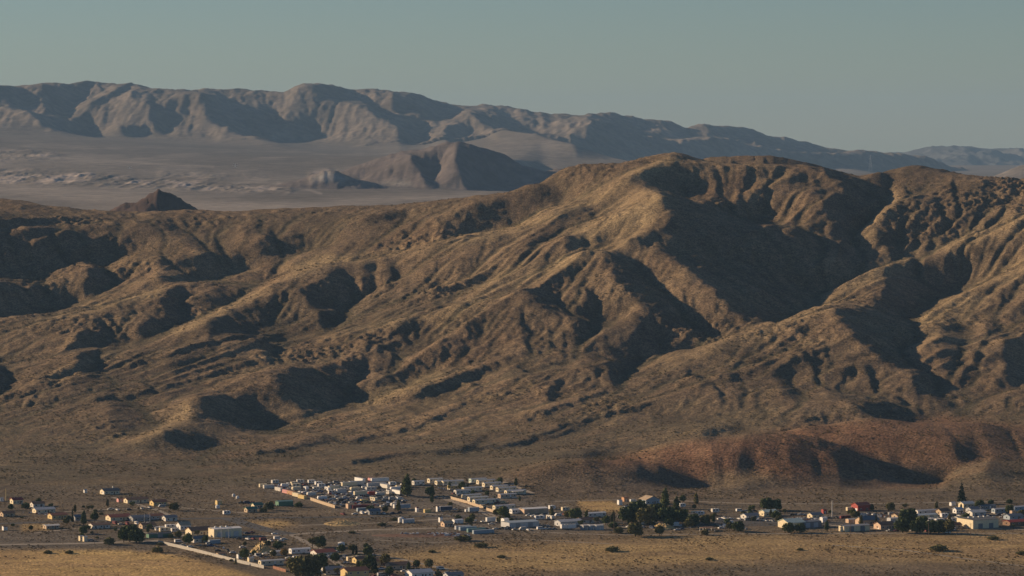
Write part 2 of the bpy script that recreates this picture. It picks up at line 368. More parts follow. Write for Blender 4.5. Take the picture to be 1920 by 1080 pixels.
# rounder knolls and their dusky near faces
DUSK = [
 (0.6, 10, [(480,690),(560,660),(700,720),(660,770),(500,780)]), (0.6, 10, [(200,740),(360,722),(520,742),(500,820),(300,850),(200,800)]), (0.6, 9, [(380,540),(520,505),(560,560),(500,640),(380,660)]),
 (0.6, 8, [(140,600),(220,592),(212,640),(140,660)]), (0.5, 9, [(600,495),(720,475),(760,530),(700,560),(600,560)]), (0.5, 8, [(860,445),(1000,435),(1100,475),(1050,495),(900,475)]),
 (0.6, 10, [(690,625),(800,610),(780,700),(700,720)]), (0.6, 9, [(1100,610),(1200,592),(1260,640),(1180,700),(1100,680)]), (0.55, 10, [(960,590),(1070,600),(1085,670),(960,680)]), (0.5, 10, [(60,690),(200,700),(180,740),(60,740)]), (0.5, 9, [(300,660),(480,640),(480,690),(320,700)]),
 (0.45, 6, [(900,545),(960,520),(1040,500),(1100,500),(1120,530),(1080,540),(1000,540)]),
 (0.45, 6, [(780,520),(840,495),(900,480),(930,500),(880,540),(800,560)]),
 (0.3, 6, [(560,480),(640,470),(720,440),(800,420),(820,440),(760,470),(640,485)]),
 (0.35, 6, [(200,545),(280,525),(340,525),(330,545),(260,560),(180,590),(150,580)]),
 (0.3, 8, [(20,620),(110,610),(180,600),(150,640),(60,650)]),
 (0.4, 8, [(560,660),(640,660),(700,680),(620,700),(540,695)]),
 (0.35, 8, [(840,640),(960,600),(1060,620),(1060,660),(900,680)]),
 (0.4, 8, [(740,600),(810,585),(830,560),(870,570),(800,620),(760,640)]),
 (0.35, 8, [(1480,640),(1540,640),(1600,690),(1500,680)]),
 (0.4, 8, [(1740,640),(1780,600),(1820,620),(1800,690),(1760,700)]),
 (0.3, 8, [(1850,560),(1920,540),(1960,620),(1900,630)]),
 (0.4, 10, [(1500,340),(1560,340),(1580,380),(1540,410),(1500,380)]),
 (0.3, 10, [(1700,380),(1740,360),(1780,400),(1740,430),(1700,420)]),
 (0.4, 8, [(1395,830),(1480,830),(1520,860),(1440,880)]),
 (0.35, 8, [(1240,870),(1180,880),(1200,905),(1060,900),(1040,885),(1120,870)]),
]

CREASE = [
 [(0,683),(60,672),(150,655),(215,640)], [(150,700),(230,690),(330,670),(400,652),(470,640)], [(0,762),(150,750),(250,738),(420,705),(520,680)],
 [(655,835),(720,820),(780,805),(840,782),(872,760)], [(480,852),(560,842),(640,830),(700,818)], [(660,866),(800,852),(960,838),(1100,800)],
 [(960,706),(1020,690),(1078,674)], [(990,790),(1070,762),(1140,738)], [(960,835),(1040,806),(1120,788),(1225,765)], [(1312,730),(1350,718),(1382,710)],
 [(500,795),(560,785),(640,770),(700,762)], [(560,690),(600,672),(640,664)], [(900,640),(850,662),(800,690)], [(1120,640),(1100,660),(1080,676)],
 [(1585,745),(1650,752),(1700,760)], [(1450,640),(1400,668),(1380,700)], [(1600,690),(1570,720),(1580,745)], [(1290,700),(1330,720),(1350,745)],
 [(470,470),(520,455),(560,440)], [(640,430),(700,415),(760,400)], [(120,640),(60,655),(0,668)], [(560,590),(520,615),(470,640)],
 [(1700,360),(1690,400),(1680,440)], [(1785,345),(1790,380),(1800,410)], [(1850,345),(1840,390),(1820,430)], [(1900,350),(1880,400),(1850,430)], [(1340,330),(1345,350),(1350,375)], [(1400,320),(1395,350),(1385,375)], [(1460,320),(1440,350),(1425,380)],
 [(1300,560),(1310,590),(1320,620)], [(1345,575),(1365,600),(1385,620)], [(1280,545),(1290,575),(1300,600)], [(985,600),(990,625),(992,655)], [(1030,610),(1032,635),(1030,660)], [(1055,620),(1058,640),(1055,662)],
 [(1850,640),(1830,680),(1800,720)], [(1880,560),(1870,600),(1850,640)], [(1500,660),(1520,690),(1530,715)], [(1620,690),(1630,715),(1640,735)],
 [(700,620),(690,640),(685,660)], [(760,650),(740,670),(730,690)], [(860,600),(850,625),(830,650)],
]

def ridge_hills(X, Y):
    t = tent(X, Y, [(960,900,2900),(1010,886,2890),(1060,874,2890),(1110,864,2895),(1160,860,2900),(1210,868,2905),(1260,893,2905)], .30, .36, 10, .24)
    t = np.maximum(t, tent(X, Y, [(1150,860,2990),(1200,843,2985),(1260,830,2985),(1330,824,2985),(1400,818,2990),(1470,826,2985),(1560,850,2960),(1640,880,2930),(1700,905,2900)], .30, .40, 10, .21))
    t = np.maximum(t, tent(X, Y, [(1380,832,3080),(1440,811,3090),(1520,799,3095),(1600,791,3100),(1680,783,3100),(1760,781,3100),(1830,784,3095),(1900,800,3085),(2000,806,3080)], .3, .4, 14, .22))
    t = np.maximum(t, tent(X, Y, [(1765,905,2915),(1800,868,2960),(1850,862,2970),(1920,872,2960),(2000,880,2960)], .4, .35, 8, .30))
    t = np.maximum(t, tent(X, Y, [(1395,925,2865),(1440,895,2890),(1475,897,2890),(1500,915,2880)], .3, .4, 6, .35))
    return t

def build_fg(NA=1430, NB=1000, verbose=False):
    a = np.linspace(-0.25, 0.25, NA); b = np.linspace(math.log(2050), math.log(5700), NB)
    A, B = np.meshgrid(a, b); Y = np.exp(B); X = A * Y
    pxc = 960 + F * a * 1.001
    S = smooth_poly(SKY1, pxc, 4)
    Yc = interp([(-400,4700),(0,4700),(700,4600),(900,4500),(1040,4480),(1265,4500),(1500,4600),(1720,4550),(2320,4500)], pxc)
    z0 = np.zeros_like(Y)
    base_py = interp([(-400,905),(0,900),(500,900),(900,900),(1300,925),(1920,930),(2320,930)], pxc)
    for j in range(NA):
        pys = np.linspace(base_py[j], S[j], 90)
        t = (base_py[j] - pys) / (base_py[j] - S[j])
        y0 = flat_y(base_py[j])
        ys = y0 + (Yc[j] - y0) * t
        zs = np.array([z_at(p, q) for p, q in zip(pys, ys)])
        zc = zs[-1]
        ys = np.concatenate([[1000, y0 - 1], ys, [Yc[j] + 40, Yc[j] + 150, Yc[j] + 500, 6500]])
        zs = np.concatenate([[0, 0], zs, [zc - 1, zc - 14, zc - 60, 70]])
        z0[:, j] = np.interp(Y[:, j], ys, zs)
    z0 = blur(z0, 3, 3)
    hills = ridge_hills(X, Y)
    keep = blur(np.clip((hills - z0 + 2) / 5, 0, 1), 3, 3) * .85
    z0 = smax(z0, hills, 5.0)
    ch = Chart(0, 280, 1920, 960, 2.0, 0.03)
    for v, s, p in DUSK: ch.poly(p, -0.27 * v, s)
    for v, w, p in LIT: ch.line(p, w, 0.38 * v)
    for p in CREASE: ch.line(p, 3.0, -0.50)
    for v, s, p in DARK: ch.poly(p, -0.47 * v, s * 1.5)
    fade = lambda py: np.clip((925 - py) / 30, 0, 1)
    bpy_ = base_py[None, :]
    valid = (Y < Yc[None, :] + 30) * 1.0
    valid = blur(valid, 3, 3)
    def get(px, py):
        wx = 5 * value_noise(px / 21, py / 17, 61) + 3 * value_noise(px / 8, py / 7, 62); wy = 4 * value_noise(px / 23, py / 15, 63) + 2.5 * value_noise(px / 8, py / 6, 64)
        g = ch.get(px + wx, py + wy)
        return g * np.clip((940 - py) / 25, 0, 1)
    town = np.clip((Y - flat_y(925)) / 50, 0, 1)
    hold = np.zeros_like(z0)
    for k in range(3):
        z = solve_relief(z0 + hold, A, B, None, 7 if k == 2 else 3, get, valid, alpha=0.30, lam=0.06, damp=0.5, keep=keep)
        z = z0 + hold + (z - z0 - hold) * town
        PX, PY = project(X, Y, z)
        PYm = np.where(Y < Yc[None, :] + 60, PY, 9999)
        dz = blur(((PYm.min(axis=0) - S) * Yc / F)[None, :], 0, 6 if k < 2 else 3)[0]
        ramp = np.clip((Y - (Yc[None, :] - 520)) / 520, 0, 1) ; ramp = ramp * ramp * (3 - 2 * ramp)
        if k < 2: hold = hold + np.clip(dz, -25, 25)[None, :] * ramp
        else: z = z + np.clip(dz, -25, 25)[None, :] * ramp
    back = tent(X, Y, [(1290,310,4950),(1320,299,4950),(1345,295,4950),(1370,292,4950),(1430,293,4950),(1462,298,4950),(1500,306,4950),(1540,320,4950)], .25, .3, 12)
    z = smax(z, back, 3.0)
    # smaller folds that the chart does not hold
    rough = np.clip((Y - 2950) / 500, 0, 1) * (1 + 0 * A)
    rough = rough * (1 - .6 * keep); n = fbm(X / 130, Y / 170, 5, 5, 0.5, True)
    z = z + rough * 1.8 * n
    pa_ = .48 * X + .88 * Y; qa_ = .88 * X - .48 * Y + 26 * fbm(X / 260, Y / 300, 41, 3)
    fade_ = np.clip((Yc[None, :] - Y) / 260, 0.12, 1) * np.clip(.75 + .6 * fbm(X / 330, Y / 400, 51, 2), .35, 1.2)
    low_ = np.clip((Y - 3120) / 650, 0, 1)
    z = z + rough * low_ * fade_ * (4.4 * fbm(qa_ / 75, pa_ / 420, 45, 3, .5, True) + .7 * fbm(qa_ / 22, pa_ / 160, 47, 2, .5, True))
    step = 2
    zc = z[:, ::step]
    where = np.clip(fbm(X / 260, Y / 300, 31, 3)[:, ::step] * 0.9 + 0.45, 0.12, 1.0)
    fan = np.clip((z - 2) / 30, 0.0, 1.0)
    ze, seen = erode(zc, 3.0, 270000, 55, 3, mask=(fan * (1 - .75 * keep))[:, ::step] * where, maxdrop=0.3)
    d = (ze - zc) * 0.42
    x = np.arange(NA) / step; xi = np.minimum(x.astype(int), zc.shape[1] - 2); fx = x - xi
    z = z + blur(d[:, xi] * (1 - fx) + d[:, xi + 1] * fx, .6, .8)
    z = z + rough * np.clip(.6 + .8 * fbm(X / 200, Y / 240, 53, 2), .1, 1.3) * .8 * fbm((X + .3 * Y) / 30, Y / 60, 57, 4, .55, True)
    # rocky ground on the steeper crests
    rk = np.clip(fbm(X / 90, Y / 110, 77, 3) - 0.25, 0, 1) * rough
    z = z + rk * 2.0 * fbm(X / 7, Y / 9, 99, 3, 0.6)
    z = z + rough * 0.38 * fbm(X / 9, Y / 12, 199, 2, 0.6)
    seen = blur(seen, .7, .7); seen = seen[:, xi] * (1 - fx) + seen[:, xi + 1] * fx
    z = z * np.clip((Y - 2800) / 130, 0, 1)
    return A, B, X, Y, z, z0, seen

SKY2 = [(-400,175),(-100,170),(0,167),(47,164),(190,160),(260,164),(330,170),(400,172),(470,172),(530,177),(560,167),(590,161),(615,163),(650,175),(700,173),(760,178),(790,181),(830,197),(850,200),(940,199),(1000,213),(1030,217),(1060,214),(1120,217),(1145,213),(1200,224),(1260,235),(1290,246),(1310,238),(1350,234),(1390,240),(1440,255),(1500,268),(1510,267),(1560,281),(1620,287),(1650,288),(1700,292),(1740,298),(1790,311),(1830,322),(1860,330),(1920,342),(2320,350)]
BASE2 = [(-400,235),(0,243),(200,255),(400,266),(600,270),(740,282),(1000,293),(1100,291),(1300,294),(1500,304),(1700,322),(1850,336),(1920,346),(2320,352)]
DARK2 = [
 [(0,167),(47,173),(37,190),(67,203),(83,200),(80,187),(67,180),(100,167),(133,165),(187,170),(173,182),(140,197),(123,210),(127,223),(160,223),(177,250),(147,247),(110,240),(80,237),(60,217),(53,207),(0,203)],
 [(173,200),(200,197),(233,180),(247,177),(243,183),(213,193),(180,210),(160,220)],
 [(247,187),(287,190),(290,200),(310,203),(317,190),(333,200),(347,210),(367,217),(367,222),(333,223),(320,237),(310,250),(287,243),(280,227),(283,203),(253,193)],
 [(220,237),(253,237),(277,243),(273,250),(240,250)],
 [(370,182),(410,183),(417,197),(437,203),(463,200),(470,210),(473,220),(500,217),(503,207),(510,213),(523,240),(533,243),(540,230),(567,233),(593,250),(600,263),(567,263),(520,257),(467,243),(430,237),(433,230),(400,227),(387,220),(377,207)],
 [(567,170),(633,167),(653,177),(670,200),(700,203),(727,210),(753,220),(773,220),(780,230),(787,240),(787,260),(793,267),(753,263),(747,247),(727,227),(700,220),(673,203),(640,197),(600,193)],
 [(737,190),(783,190),(783,203),(820,210),(827,230),(790,227),(767,210),(740,207)],
 [(840,233),(873,240),(893,240),(867,260),(843,267),(833,250)],
 [(867,207),(917,217),(967,227),(1000,237),(1033,243),(1140,237),(1140,287),(1083,290),(1067,273),(1020,267),(1000,253),(960,247),(917,240),(883,227)],
 [(1100,215),(1170,220),(1300,250),(1380,240),(1500,270),(1600,290),(1700,297),(1790,318),(1830,338),(1700,332),(1560,310),(1400,297),(1300,292),(1200,287),(1100,287)],
 [(760,293),(815,295),(820,305),(815,320),(805,335),(793,325),(775,305)],
 [(860,278),(900,290),(950,297),(1010,303),(1030,335),(960,350),(940,340),(880,350),(870,340),(868,310),(862,295)],
]
LIT2 = [
 [(10,215),(50,225),(90,240)], [(160,215),(200,190),(240,187)],[(320,240),(345,222),(380,232),(410,250)],[(520,215),(540,200)],[(590,260),(620,235),(660,225),(670,235)],[(870,255),(890,243),(930,262)],
 [(1130,228),(1180,238)],[(1200,232),(1270,246)],[(1335,238),(1372,242)],[(1490,275),(1545,290)],[(680,335),(740,305)],[(820,330),(850,290)],[(800,250),(815,262)],
]

def build_far(NA=1000, NB=1400):
    a = np.linspace(-0.232, 0.232, NA); b = np.linspace(math.log(5300), math.log(25000), NB)
    A, B = np.meshgrid(a, b); Y = np.exp(B); X = A * Y
    pxc = 960 + F * a * 1.001
    S = smooth_poly(SKY2, pxc, 5); BL = smooth_poly(BASE2, pxc, 20)
    Yb = interp([(-400,17000),(0,17000),(600,17500),(1100,18500),(1500,20000),(1920,20500),(2320,20500)], pxc)
    Ys = interp([(-400,19000),(0,19000),(600,19500),(1100,20300),(1500,21500),(1920,21500),(2320,21500)], pxc)
    z0 = np.zeros_like(Y)
    for j in range(NA):
        ys = [5000, 8800, 10800 + 3 * max(0, min(1200, pxc[j] - 300)) ]
        zs = [100, 100, z_at(352 - 0.025 * max(0, min(1200, pxc[j] - 300)), ys[2])]
        ys += [Yb[j], Ys[j], Ys[j] + 1500, 30000]
        zb = z_at(BL[j], Yb[j]); zt = z_at(S[j], Ys[j])
        zs += [zb, zt, zt - 160, 60]
        z0[:, j] = np.interp(Y[:, j], ys, zs)
    z0 = blur(z0, 5, 3)
    ch = Chart(0, 150, 1920, 410, 1.5, 0.0)
    ch.poly([(0,150),(1920,150),(1920,350),(1700,318),(1500,300),(1100,288),(740,280),(600,268),(400,264),(200,252),(0,240)], 0.16, 3)
    for p in LIT2: ch.line(p, 7, 0.6)
    for p in DARK2: ch.poly(p, -0.72, 2.0)
    t = tent(X, Y, [(572,339,10900),(600,326,10900),(615,319,10900),(640,328,10900),(668,338,10900)], .3, .3, 8, .3)
    t = np.maximum(t, tent(X, Y, [(650,345,11200),(690,322,11300),(725,305,11400),(757,292,11400),(790,290,11400),(815,284,11400),(840,278,11400),(858,276,11400),(880,282,11400),(920,292,11400),(960,296,11400),(1000,299,11400),(1020,289,11400),(1045,286,11400),(1075,293,11400),(1110,308,11400),(1160,330,11400)], .30, .4, 10, .30))
    t = np.maximum(t, tent(X, Y, [(757,292,11400),(785,318,11150),(800,348,10850)], .35, .4, 6, .35))
    t = np.maximum(t, tent(X, Y, [(858,276,11400),(850,300,11200),(862,325,11000),(875,350,10850)], .4, .4, 6, .4))
    butte = tent(X, Y, [(205,391,6500),(235,378,6500),(262,377,6500),(278,364,6500),(296,353,6500),(306,354,6500),(320,360,6500),(335,371,6500),(360,386,6500),(390,398,6500),(450,420,6500)], .62, .60, 1.5, .6)
    right = tent(X, Y, [(1800,345,14000),(1850,329,14000),(1885,317,14000),(1920,305,14000),(2000,292,14000),(2300,280,14000)], .3, .3, 20, .25)
    keep = blur(((t > z0 - 3) | (butte > z0 - 3) | (right > z0 - 3)) * 1.0, 4, 1.5)
    t = t - 10
    z0 = smax(z0, t, 2); z0 = smax(z0, butte, 1); z0 = smax(z0, right, 6)
    valid = blur((Y < Ys[None, :] + 60) * 1.0, 3, 1.5)
    def get(px, py): return ch.get(px, py) * (py < 400)
    z = solve_relief(z0, A, B, None, 6, get, valid, alpha=0.9, lam=0.05, damp=0.5, depth0=30.0, depth1=140.0, keep=keep)
    for k in range(3):
        PX, PY = project(X, Y, z)
        PYm = np.where((Y < Ys[None, :] + 400) & (Y > Yb[None, :]), PY, 9999)
        dz = blur(((PYm.min(axis=0) - S) * Ys / F)[None, :], 0, 2)[0]
        ramp = np.clip((Y - (Ys[None, :] - 1500)) / 1500, 0, 1); ramp = ramp * ramp * (3 - 2 * ramp)
        z = z + np.clip(dz, -60, 60)[None, :] * ramp
    mt = np.clip((z - z_at(BL, Yb)[None, :]) / 40, 0, 1) * (Y > Yb[None, :] * 0.98)
    wp = 90 * fbm(X / 500, Y / 1500, 35, 3)
    z = z + mt * (11 * fbm((X + wp) / 300, (Y - .8 * X) / 1100, 5, 5, 0.55, True) + 1.5 * fbm(X / 60, Y / 200, 15, 3, .6))
    z = z + mt * 4.5 * fbm((X - .5 * wp) / 110, (Y + .6 * X) / 480, 65, 4, 0.55, True)
    bt = (t > z0 - 2) & (Y > 10500)
    z = z + bt * 2.6 * fbm(X / 70, Y / 160, 25, 4, .6, True)
    bad = Chart(0, 250, 1920, 420, 1.5, 0.0)
    bad.poly([(-40,284),(60,282),(130,292),(60,300),(-40,302)], 1, 4)
    bad.poly([(-40,318),(60,320),(200,328),(300,336),(420,345),(560,352),(540,362),(440,360),(250,352),(100,345),(-40,342)], 1, 4)
    bad.poly([(300,322),(480,325),(520,332),(380,338),(300,332)], .6, 4)
    bad.poly([(580,322),(620,318),(660,330),(660,342),(575,342)], .8, 3)
    bad.poly([(960,330),(1040,322),(1090,345),(1000,352),(900,356)], .7, 4)
    PX, PY = project(X, Y, z)
    bm = bad.get(PX, PY) * (PY < 400) * (Y > 8500) * (Y < 14500)
    z = z + bm * (3.2 * np.clip(fbm(X / 60, Y / 260, 55, 5, 0.7, True), -.5, 2) + 7 * np.clip(fbm(X / 260, Y / 700, 58, 3), 0, 1))
    z = z + (butte > z0 - 2) * (2.2 * fbm(X / 14, Y / 22, 59, 4, .6) + 1.5 * fbm(X / 5, Y / 9, 60, 2))
    ze, vis = erode(z, 30, 150000, 50, 9, mask=np.clip(mt * .6 + bm + (t > z0 - 1) * 1.0 + (butte > z0 - 1) * .6, 0, 1), maxdrop=1.5)
    z = z + np.clip((ze - z) * 0.28, -9, 6)
    z = np.maximum(z, 62)
    return A, B, X, Y, z, bm, mt, (t > z0 - 6) & (Y > 10500), butte > z0 - 3

# ================================================================ helpers for the land meshes
def grid_mesh(name, X, Y, Z, col=None, mat=None):
    h, w = X.shape
    me = bpy.data.meshes.new(name)
    co = np.stack([X, Y, Z], -1).reshape(-1, 3).astype(np.float32)
    me.vertices.add(h * w); me.vertices.foreach_set('co', co.ravel())
    i = np.arange(h * w).reshape(h, w)
    q = np.stack([i[:-1, :-1], i[:-1, 1:], i[1:, 1:], i[1:, :-1]], -1).reshape(-1, 4).astype(np.int32)
    me.loops.add(q.size); me.loops.foreach_set('vertex_index', q.ravel())
    me.polygons.add(len(q)); me.polygons.foreach_set('loop_start', np.arange(0, q.size, 4, dtype=np.int32))
    me.polygons.foreach_set('use_smooth', np.ones(len(q), bool))
    me.update(calc_edges=True)
    if col is not None:
        at = me.color_attributes.new('tone', 'FLOAT_COLOR', 'POINT')
        c4 = np.concatenate([col.reshape(-1, 3), np.ones((h * w, 1))], 1).astype(np.float32)
        at.data.foreach_set('color', c4.ravel())
    o = bpy.data.objects.new(name, me); C.collection.objects.link(o)
    if mat: me.materials.append(mat)
    return o

def node_mat(name):
    m = bpy.data.materials.new(name); m.use_nodes = True
    nt = m.node_tree; b = nt.nodes['Principled BSDF']
    b.inputs['Roughness'].default_value = 0.95; b.inputs['Specular IOR Level'].default_value = 0.1
    return m, nt, b

def land_material(name, speck, speck_scale, depth):
    m, nt, b = node_mat(name); N = nt.nodes; L = nt.links
    at = N.new('ShaderNodeAttribute'); at.attribute_name = 'tone'
    geo = N.new('ShaderNodeNewGeometry')
    def noise(scale, detail, rough, dist=0.0):
        n = N.new('ShaderNodeTexNoise'); n.inputs['Scale'].default_value = scale; n.inputs['Detail'].default_value = detail
        n.inputs['Roughness'].default_value = rough; n.inputs['Distortion'].default_value = dist
        L.new(geo.outputs['Position'], n.inputs['Vector']); return n
    def ramp(src, p0, p1, v0, v1):
        r = N.new('ShaderNodeMapRange'); r.inputs['From Min'].default_value = p0; r.inputs['From Max'].default_value = p1
        r.inputs['To Min'].default_value = v0; r.inputs['To Max'].default_value = v1; L.new(src, r.inputs['Value']); return r.outputs[0]
    def mul(a, bb):
        n = N.new('ShaderNodeMath'); n.operation = 'MULTIPLY'; L.new(a, n.inputs[0]); L.new(bb, n.inputs[1]); return n.outputs[0]
    n1 = noise(speck_scale, 3.0, 0.65); n2 = noise(speck_scale * 0.22, 4.0, 0.6, 0.5); n3 = noise(speck_scale * 0.04, 4.0, 0.55)
    f = mul(mul(ramp(n1.outputs[0], .40, .62, 1 - speck, 1 + speck * .55), ramp(n2.outputs[0], .35, .65, 1 - speck * .5, 1 + speck * .35)), ramp(n3.outputs[0], .35, .65, .86, 1.12))
    vm = N.new('ShaderNodeVectorMath'); vm.operation = 'SCALE'; L.new(at.outputs['Color'], vm.inputs[0]); L.new(f, vm.inputs['Scale'])
    L.new(vm.outputs[0], b.inputs['Base Color'])
    bp = N.new('ShaderNodeBump'); bp.inputs['Strength'].default_value = 0.6; bp.inputs['Distance'].default_value = depth
    L.new(n1.outputs[0], bp.inputs['Height']); L.new(bp.outputs[0], b.inputs['Normal'])
    return m

def mix3(a, b, t): return a + (b - a) * np.clip(t, 0, 1)[..., None]
def rgb(r, g, b): return np.array([r, g, b], float)

# ================================================================ near hills and the valley floor
A1, B1, X1, Y1, Z1, Z1base, SEEN = build_fg()
GA0, GDA = A1[0, 0], A1[0, 1] - A1[0, 0]; GB0, GDB = B1[0, 0], B1[1, 0] - B1[0, 0]
def ground(x, y):
    a = (x / y - GA0) / GDA; b = (math.log(y) - GB0) / GDB
    i = min(max(int(b), 0), Z1.shape[0] - 2); j = min(max(int(a), 0), Z1.shape[1] - 2)
    u = min(max(a - j, 0), 1); v = min(max(b - i, 0), 1)
    return float((Z1[i, j] * (1 - u) + Z1[i, j + 1] * u) * (1 - v) + (Z1[i + 1, j] * (1 - u) + Z1[i + 1, j + 1] * u) * v)
def spot(px, py):
    """where on the ground the picture point stands"""
    z = 0.0
    for _ in range(12):
        y = flat_y(py, z); d = y * CP - (z - CAMZ) * SP; x = (px - 960) / F * d
        z = 0.5 * z + 0.5 * ground(x, y)
    return x, y, ground(x, y)

PX1, PY1 = project(X1, Y1, Z1)
sunlit_c = Chart(-300, 280, 2220, 1120, 3.0, 0.0); red_c = Chart(-300, 280, 2220, 1120, 3.0, 0.0)
gold_c = Chart(-300, 280, 2220, 1120, 3.0, 0.0); dark_c = Chart(-300, 280, 2220, 1120, 3.0, 0.0); bare_c = Chart(-300, 280, 2220, 1120, 3.0, 0.0)
red_c.poly([(940,905),(1010,885),(1100,868),(1200,845),(1300,825),(1400,818),(1520,799),(1640,786),(1780,780),(1920,800),(2220,806),(2220,872),(1850,862),(1790,880),(1760,915),(1500,930),(1340,930),(1300,935),(1000,930)], 1.0, 6)
red_c.poly([(1320,885),(1400,880),(1500,905),(1380,930),(1330,928)], 0.15, 8)
red_c.poly([(1650,860),(1700,870),(1800,880),(1760,910),(1600,925),(1500,900)], 0.4, 12)
for p in [[(480,500),(560,490),(540,540),(490,545)],[(620,470),(760,440),(820,420),(850,440),(760,480)],[(1140,310),(1160,310),(1150,345)],[(1500,400),(1540,380),(1420,420)],[(640,640),(560,660),(520,620),(600,610)],[(800,640),(980,620),(900,680),(760,690)],[(1300,340),(1420,330),(1400,385),(1300,375)]]:
    red_c.poly(p, 0.28, 12)
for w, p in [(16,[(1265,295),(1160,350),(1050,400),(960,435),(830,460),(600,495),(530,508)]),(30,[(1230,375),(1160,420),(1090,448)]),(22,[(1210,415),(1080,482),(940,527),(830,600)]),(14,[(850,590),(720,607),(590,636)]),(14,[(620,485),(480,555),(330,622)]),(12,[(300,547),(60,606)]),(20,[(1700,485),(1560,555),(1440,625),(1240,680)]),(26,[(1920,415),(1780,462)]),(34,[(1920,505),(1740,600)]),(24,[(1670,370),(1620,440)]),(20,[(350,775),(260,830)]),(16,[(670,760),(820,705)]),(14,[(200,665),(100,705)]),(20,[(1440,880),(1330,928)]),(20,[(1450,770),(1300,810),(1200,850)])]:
    sunlit_c.line(p, w, 1.0)  # paler tan along the sunlit crests and flanks, sunlight put into the ground colour
gold_c.poly([(-300,1034),(150,1031),(300,1034),(380,1052),(450,1072),(520,1095),(560,1125),(-300,1125)], 1.0, 3)
gold_c.poly([(1080,938),(1140,937),(1168,950),(1160,960),(1090,956)], 1.0, 2)
gold_c.poly([(455,978),(520,975),(560,982),(520,990),(480,988)], .8, 3)
gold_c.poly([(630,972),(650,975),(665,982),(620,983)], .7, 3)
gold_c.poly([(40,985),(100,982),(90,995),(40,996)], .7, 3)
gold_c.poly([(720,1040),(900,1020),(1300,1005),(1920,1000),(2220,1000),(2220,1062),(1500,1050),(900,1078),(760,1070)], 0.62, 8)
bare_c.poly([(560,995),(820,992),(900,1010),(700,1040),(600,1020)], .6, 8)
bare_c.poly([(-300,1000),(200,1000),(300,1030),(-300,1032)], .8, 4)
bare_c.poly([(480,900),(760,895),(960,898),(1000,935),(1100,960),(1160,995),(840,1003),(780,960),(640,960),(500,925)], .9, 4)
bare_c.poly([(1330,965),(1500,955),(1920,950),(1920,985),(1640,995),(1340,985)], .6, 4)
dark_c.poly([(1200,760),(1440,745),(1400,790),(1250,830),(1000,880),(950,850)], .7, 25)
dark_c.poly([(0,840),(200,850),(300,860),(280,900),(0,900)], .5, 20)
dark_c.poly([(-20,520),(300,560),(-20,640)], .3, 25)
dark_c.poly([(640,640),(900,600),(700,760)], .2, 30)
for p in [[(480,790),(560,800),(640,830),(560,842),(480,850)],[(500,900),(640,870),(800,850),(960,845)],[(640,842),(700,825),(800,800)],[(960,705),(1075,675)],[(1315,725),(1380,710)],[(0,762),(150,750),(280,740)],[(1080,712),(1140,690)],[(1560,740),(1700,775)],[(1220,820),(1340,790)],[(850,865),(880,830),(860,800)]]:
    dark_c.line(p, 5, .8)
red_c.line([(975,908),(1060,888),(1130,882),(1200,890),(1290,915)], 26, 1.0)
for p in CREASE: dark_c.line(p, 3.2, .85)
g_ = sunlit_c.get(PX1, PY1); r_ = red_c.get(PX1, PY1); y_ = gold_c.get(PX1, PY1); d_ = dark_c.get(PX1, PY1); q_ = bare_c.get(PX1, PY1)
nL = fbm(X1 / 220, Y1 / 300, 401, 5); nM = fbm(X1 / 40, Y1 / 60, 411, 4); nS = fbm(X1 / 9, Y1 / 14, 421, 3)
gb, ga = np.gradient(Z1, GDB, GDA); zx = ga / Y1; zy = gb / Y1 - A1 * ga / Y1; steep = np.sqrt(zx * zx + zy * zy)
TAN, BROWN, DARKC = rgb(.37, .275, .155), rgb(.255, .18, .112), rgb(.13, .105, .07)
col = np.zeros(X1.shape + (3,)) + BROWN
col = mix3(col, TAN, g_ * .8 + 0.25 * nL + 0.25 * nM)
col = mix3(col, DARKC, np.clip(0.28 - .4 * nL + .25 * nS, 0, .8) * (1 - g_ * .7))
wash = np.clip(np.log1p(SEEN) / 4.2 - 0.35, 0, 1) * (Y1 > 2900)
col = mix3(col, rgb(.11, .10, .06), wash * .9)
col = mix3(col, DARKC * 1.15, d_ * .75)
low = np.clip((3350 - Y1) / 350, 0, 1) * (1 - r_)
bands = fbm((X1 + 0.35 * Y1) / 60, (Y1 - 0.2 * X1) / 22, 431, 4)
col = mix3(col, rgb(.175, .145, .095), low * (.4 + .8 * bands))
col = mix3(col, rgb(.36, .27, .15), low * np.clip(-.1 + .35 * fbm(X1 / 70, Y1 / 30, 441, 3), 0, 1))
red = rgb(.235, .133, .080) * (1 + .18 * nM[..., None])
col = mix3(col, red, r_ * (0.78 + .2 * nL - .15 * nS))
plain = np.clip((2905 - Y1) / 40, 0, 1)
ns2 = fbm(X1 / 30, Y1 / 16, 451, 4)
col = mix3(col, mix3(np.zeros_like(col) + rgb(.235, .185, .125), rgb(.155, .13, .095), .5 + .6 * ns2), plain * .8)
col = mix3(col, rgb(.20, .175, .145), q_ * .85)
col = mix3(col, mix3(np.zeros_like(col) + rgb(.66, .46, .19), rgb(.50, .34, .16), .4 + .7 * fbm(X1 / 55, Y1 / 22, 461, 4)), y_)
col = np.clip(col, .02, .8)
land_m = land_material('dry_scrub_land', 0.50, 0.48, 1.6)
rows = np.arange(Z1.shape[0]); yv = Y1[:, 0]
keep = rows[(((yv > 2980) & (yv < 4750)) | (rows % 2 == 0)) & ~((yv > 4850) & (rows % 4 != 0))]
ck = np.arange(Z1.shape[1]); ck = ck[(np.abs(A1[0]) < .158) | (ck % 4 == 0)]
ix1 = np.ix_(keep, ck)
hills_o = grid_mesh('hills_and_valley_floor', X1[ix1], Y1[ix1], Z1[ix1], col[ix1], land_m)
hills_o['kind'] = 'structure'

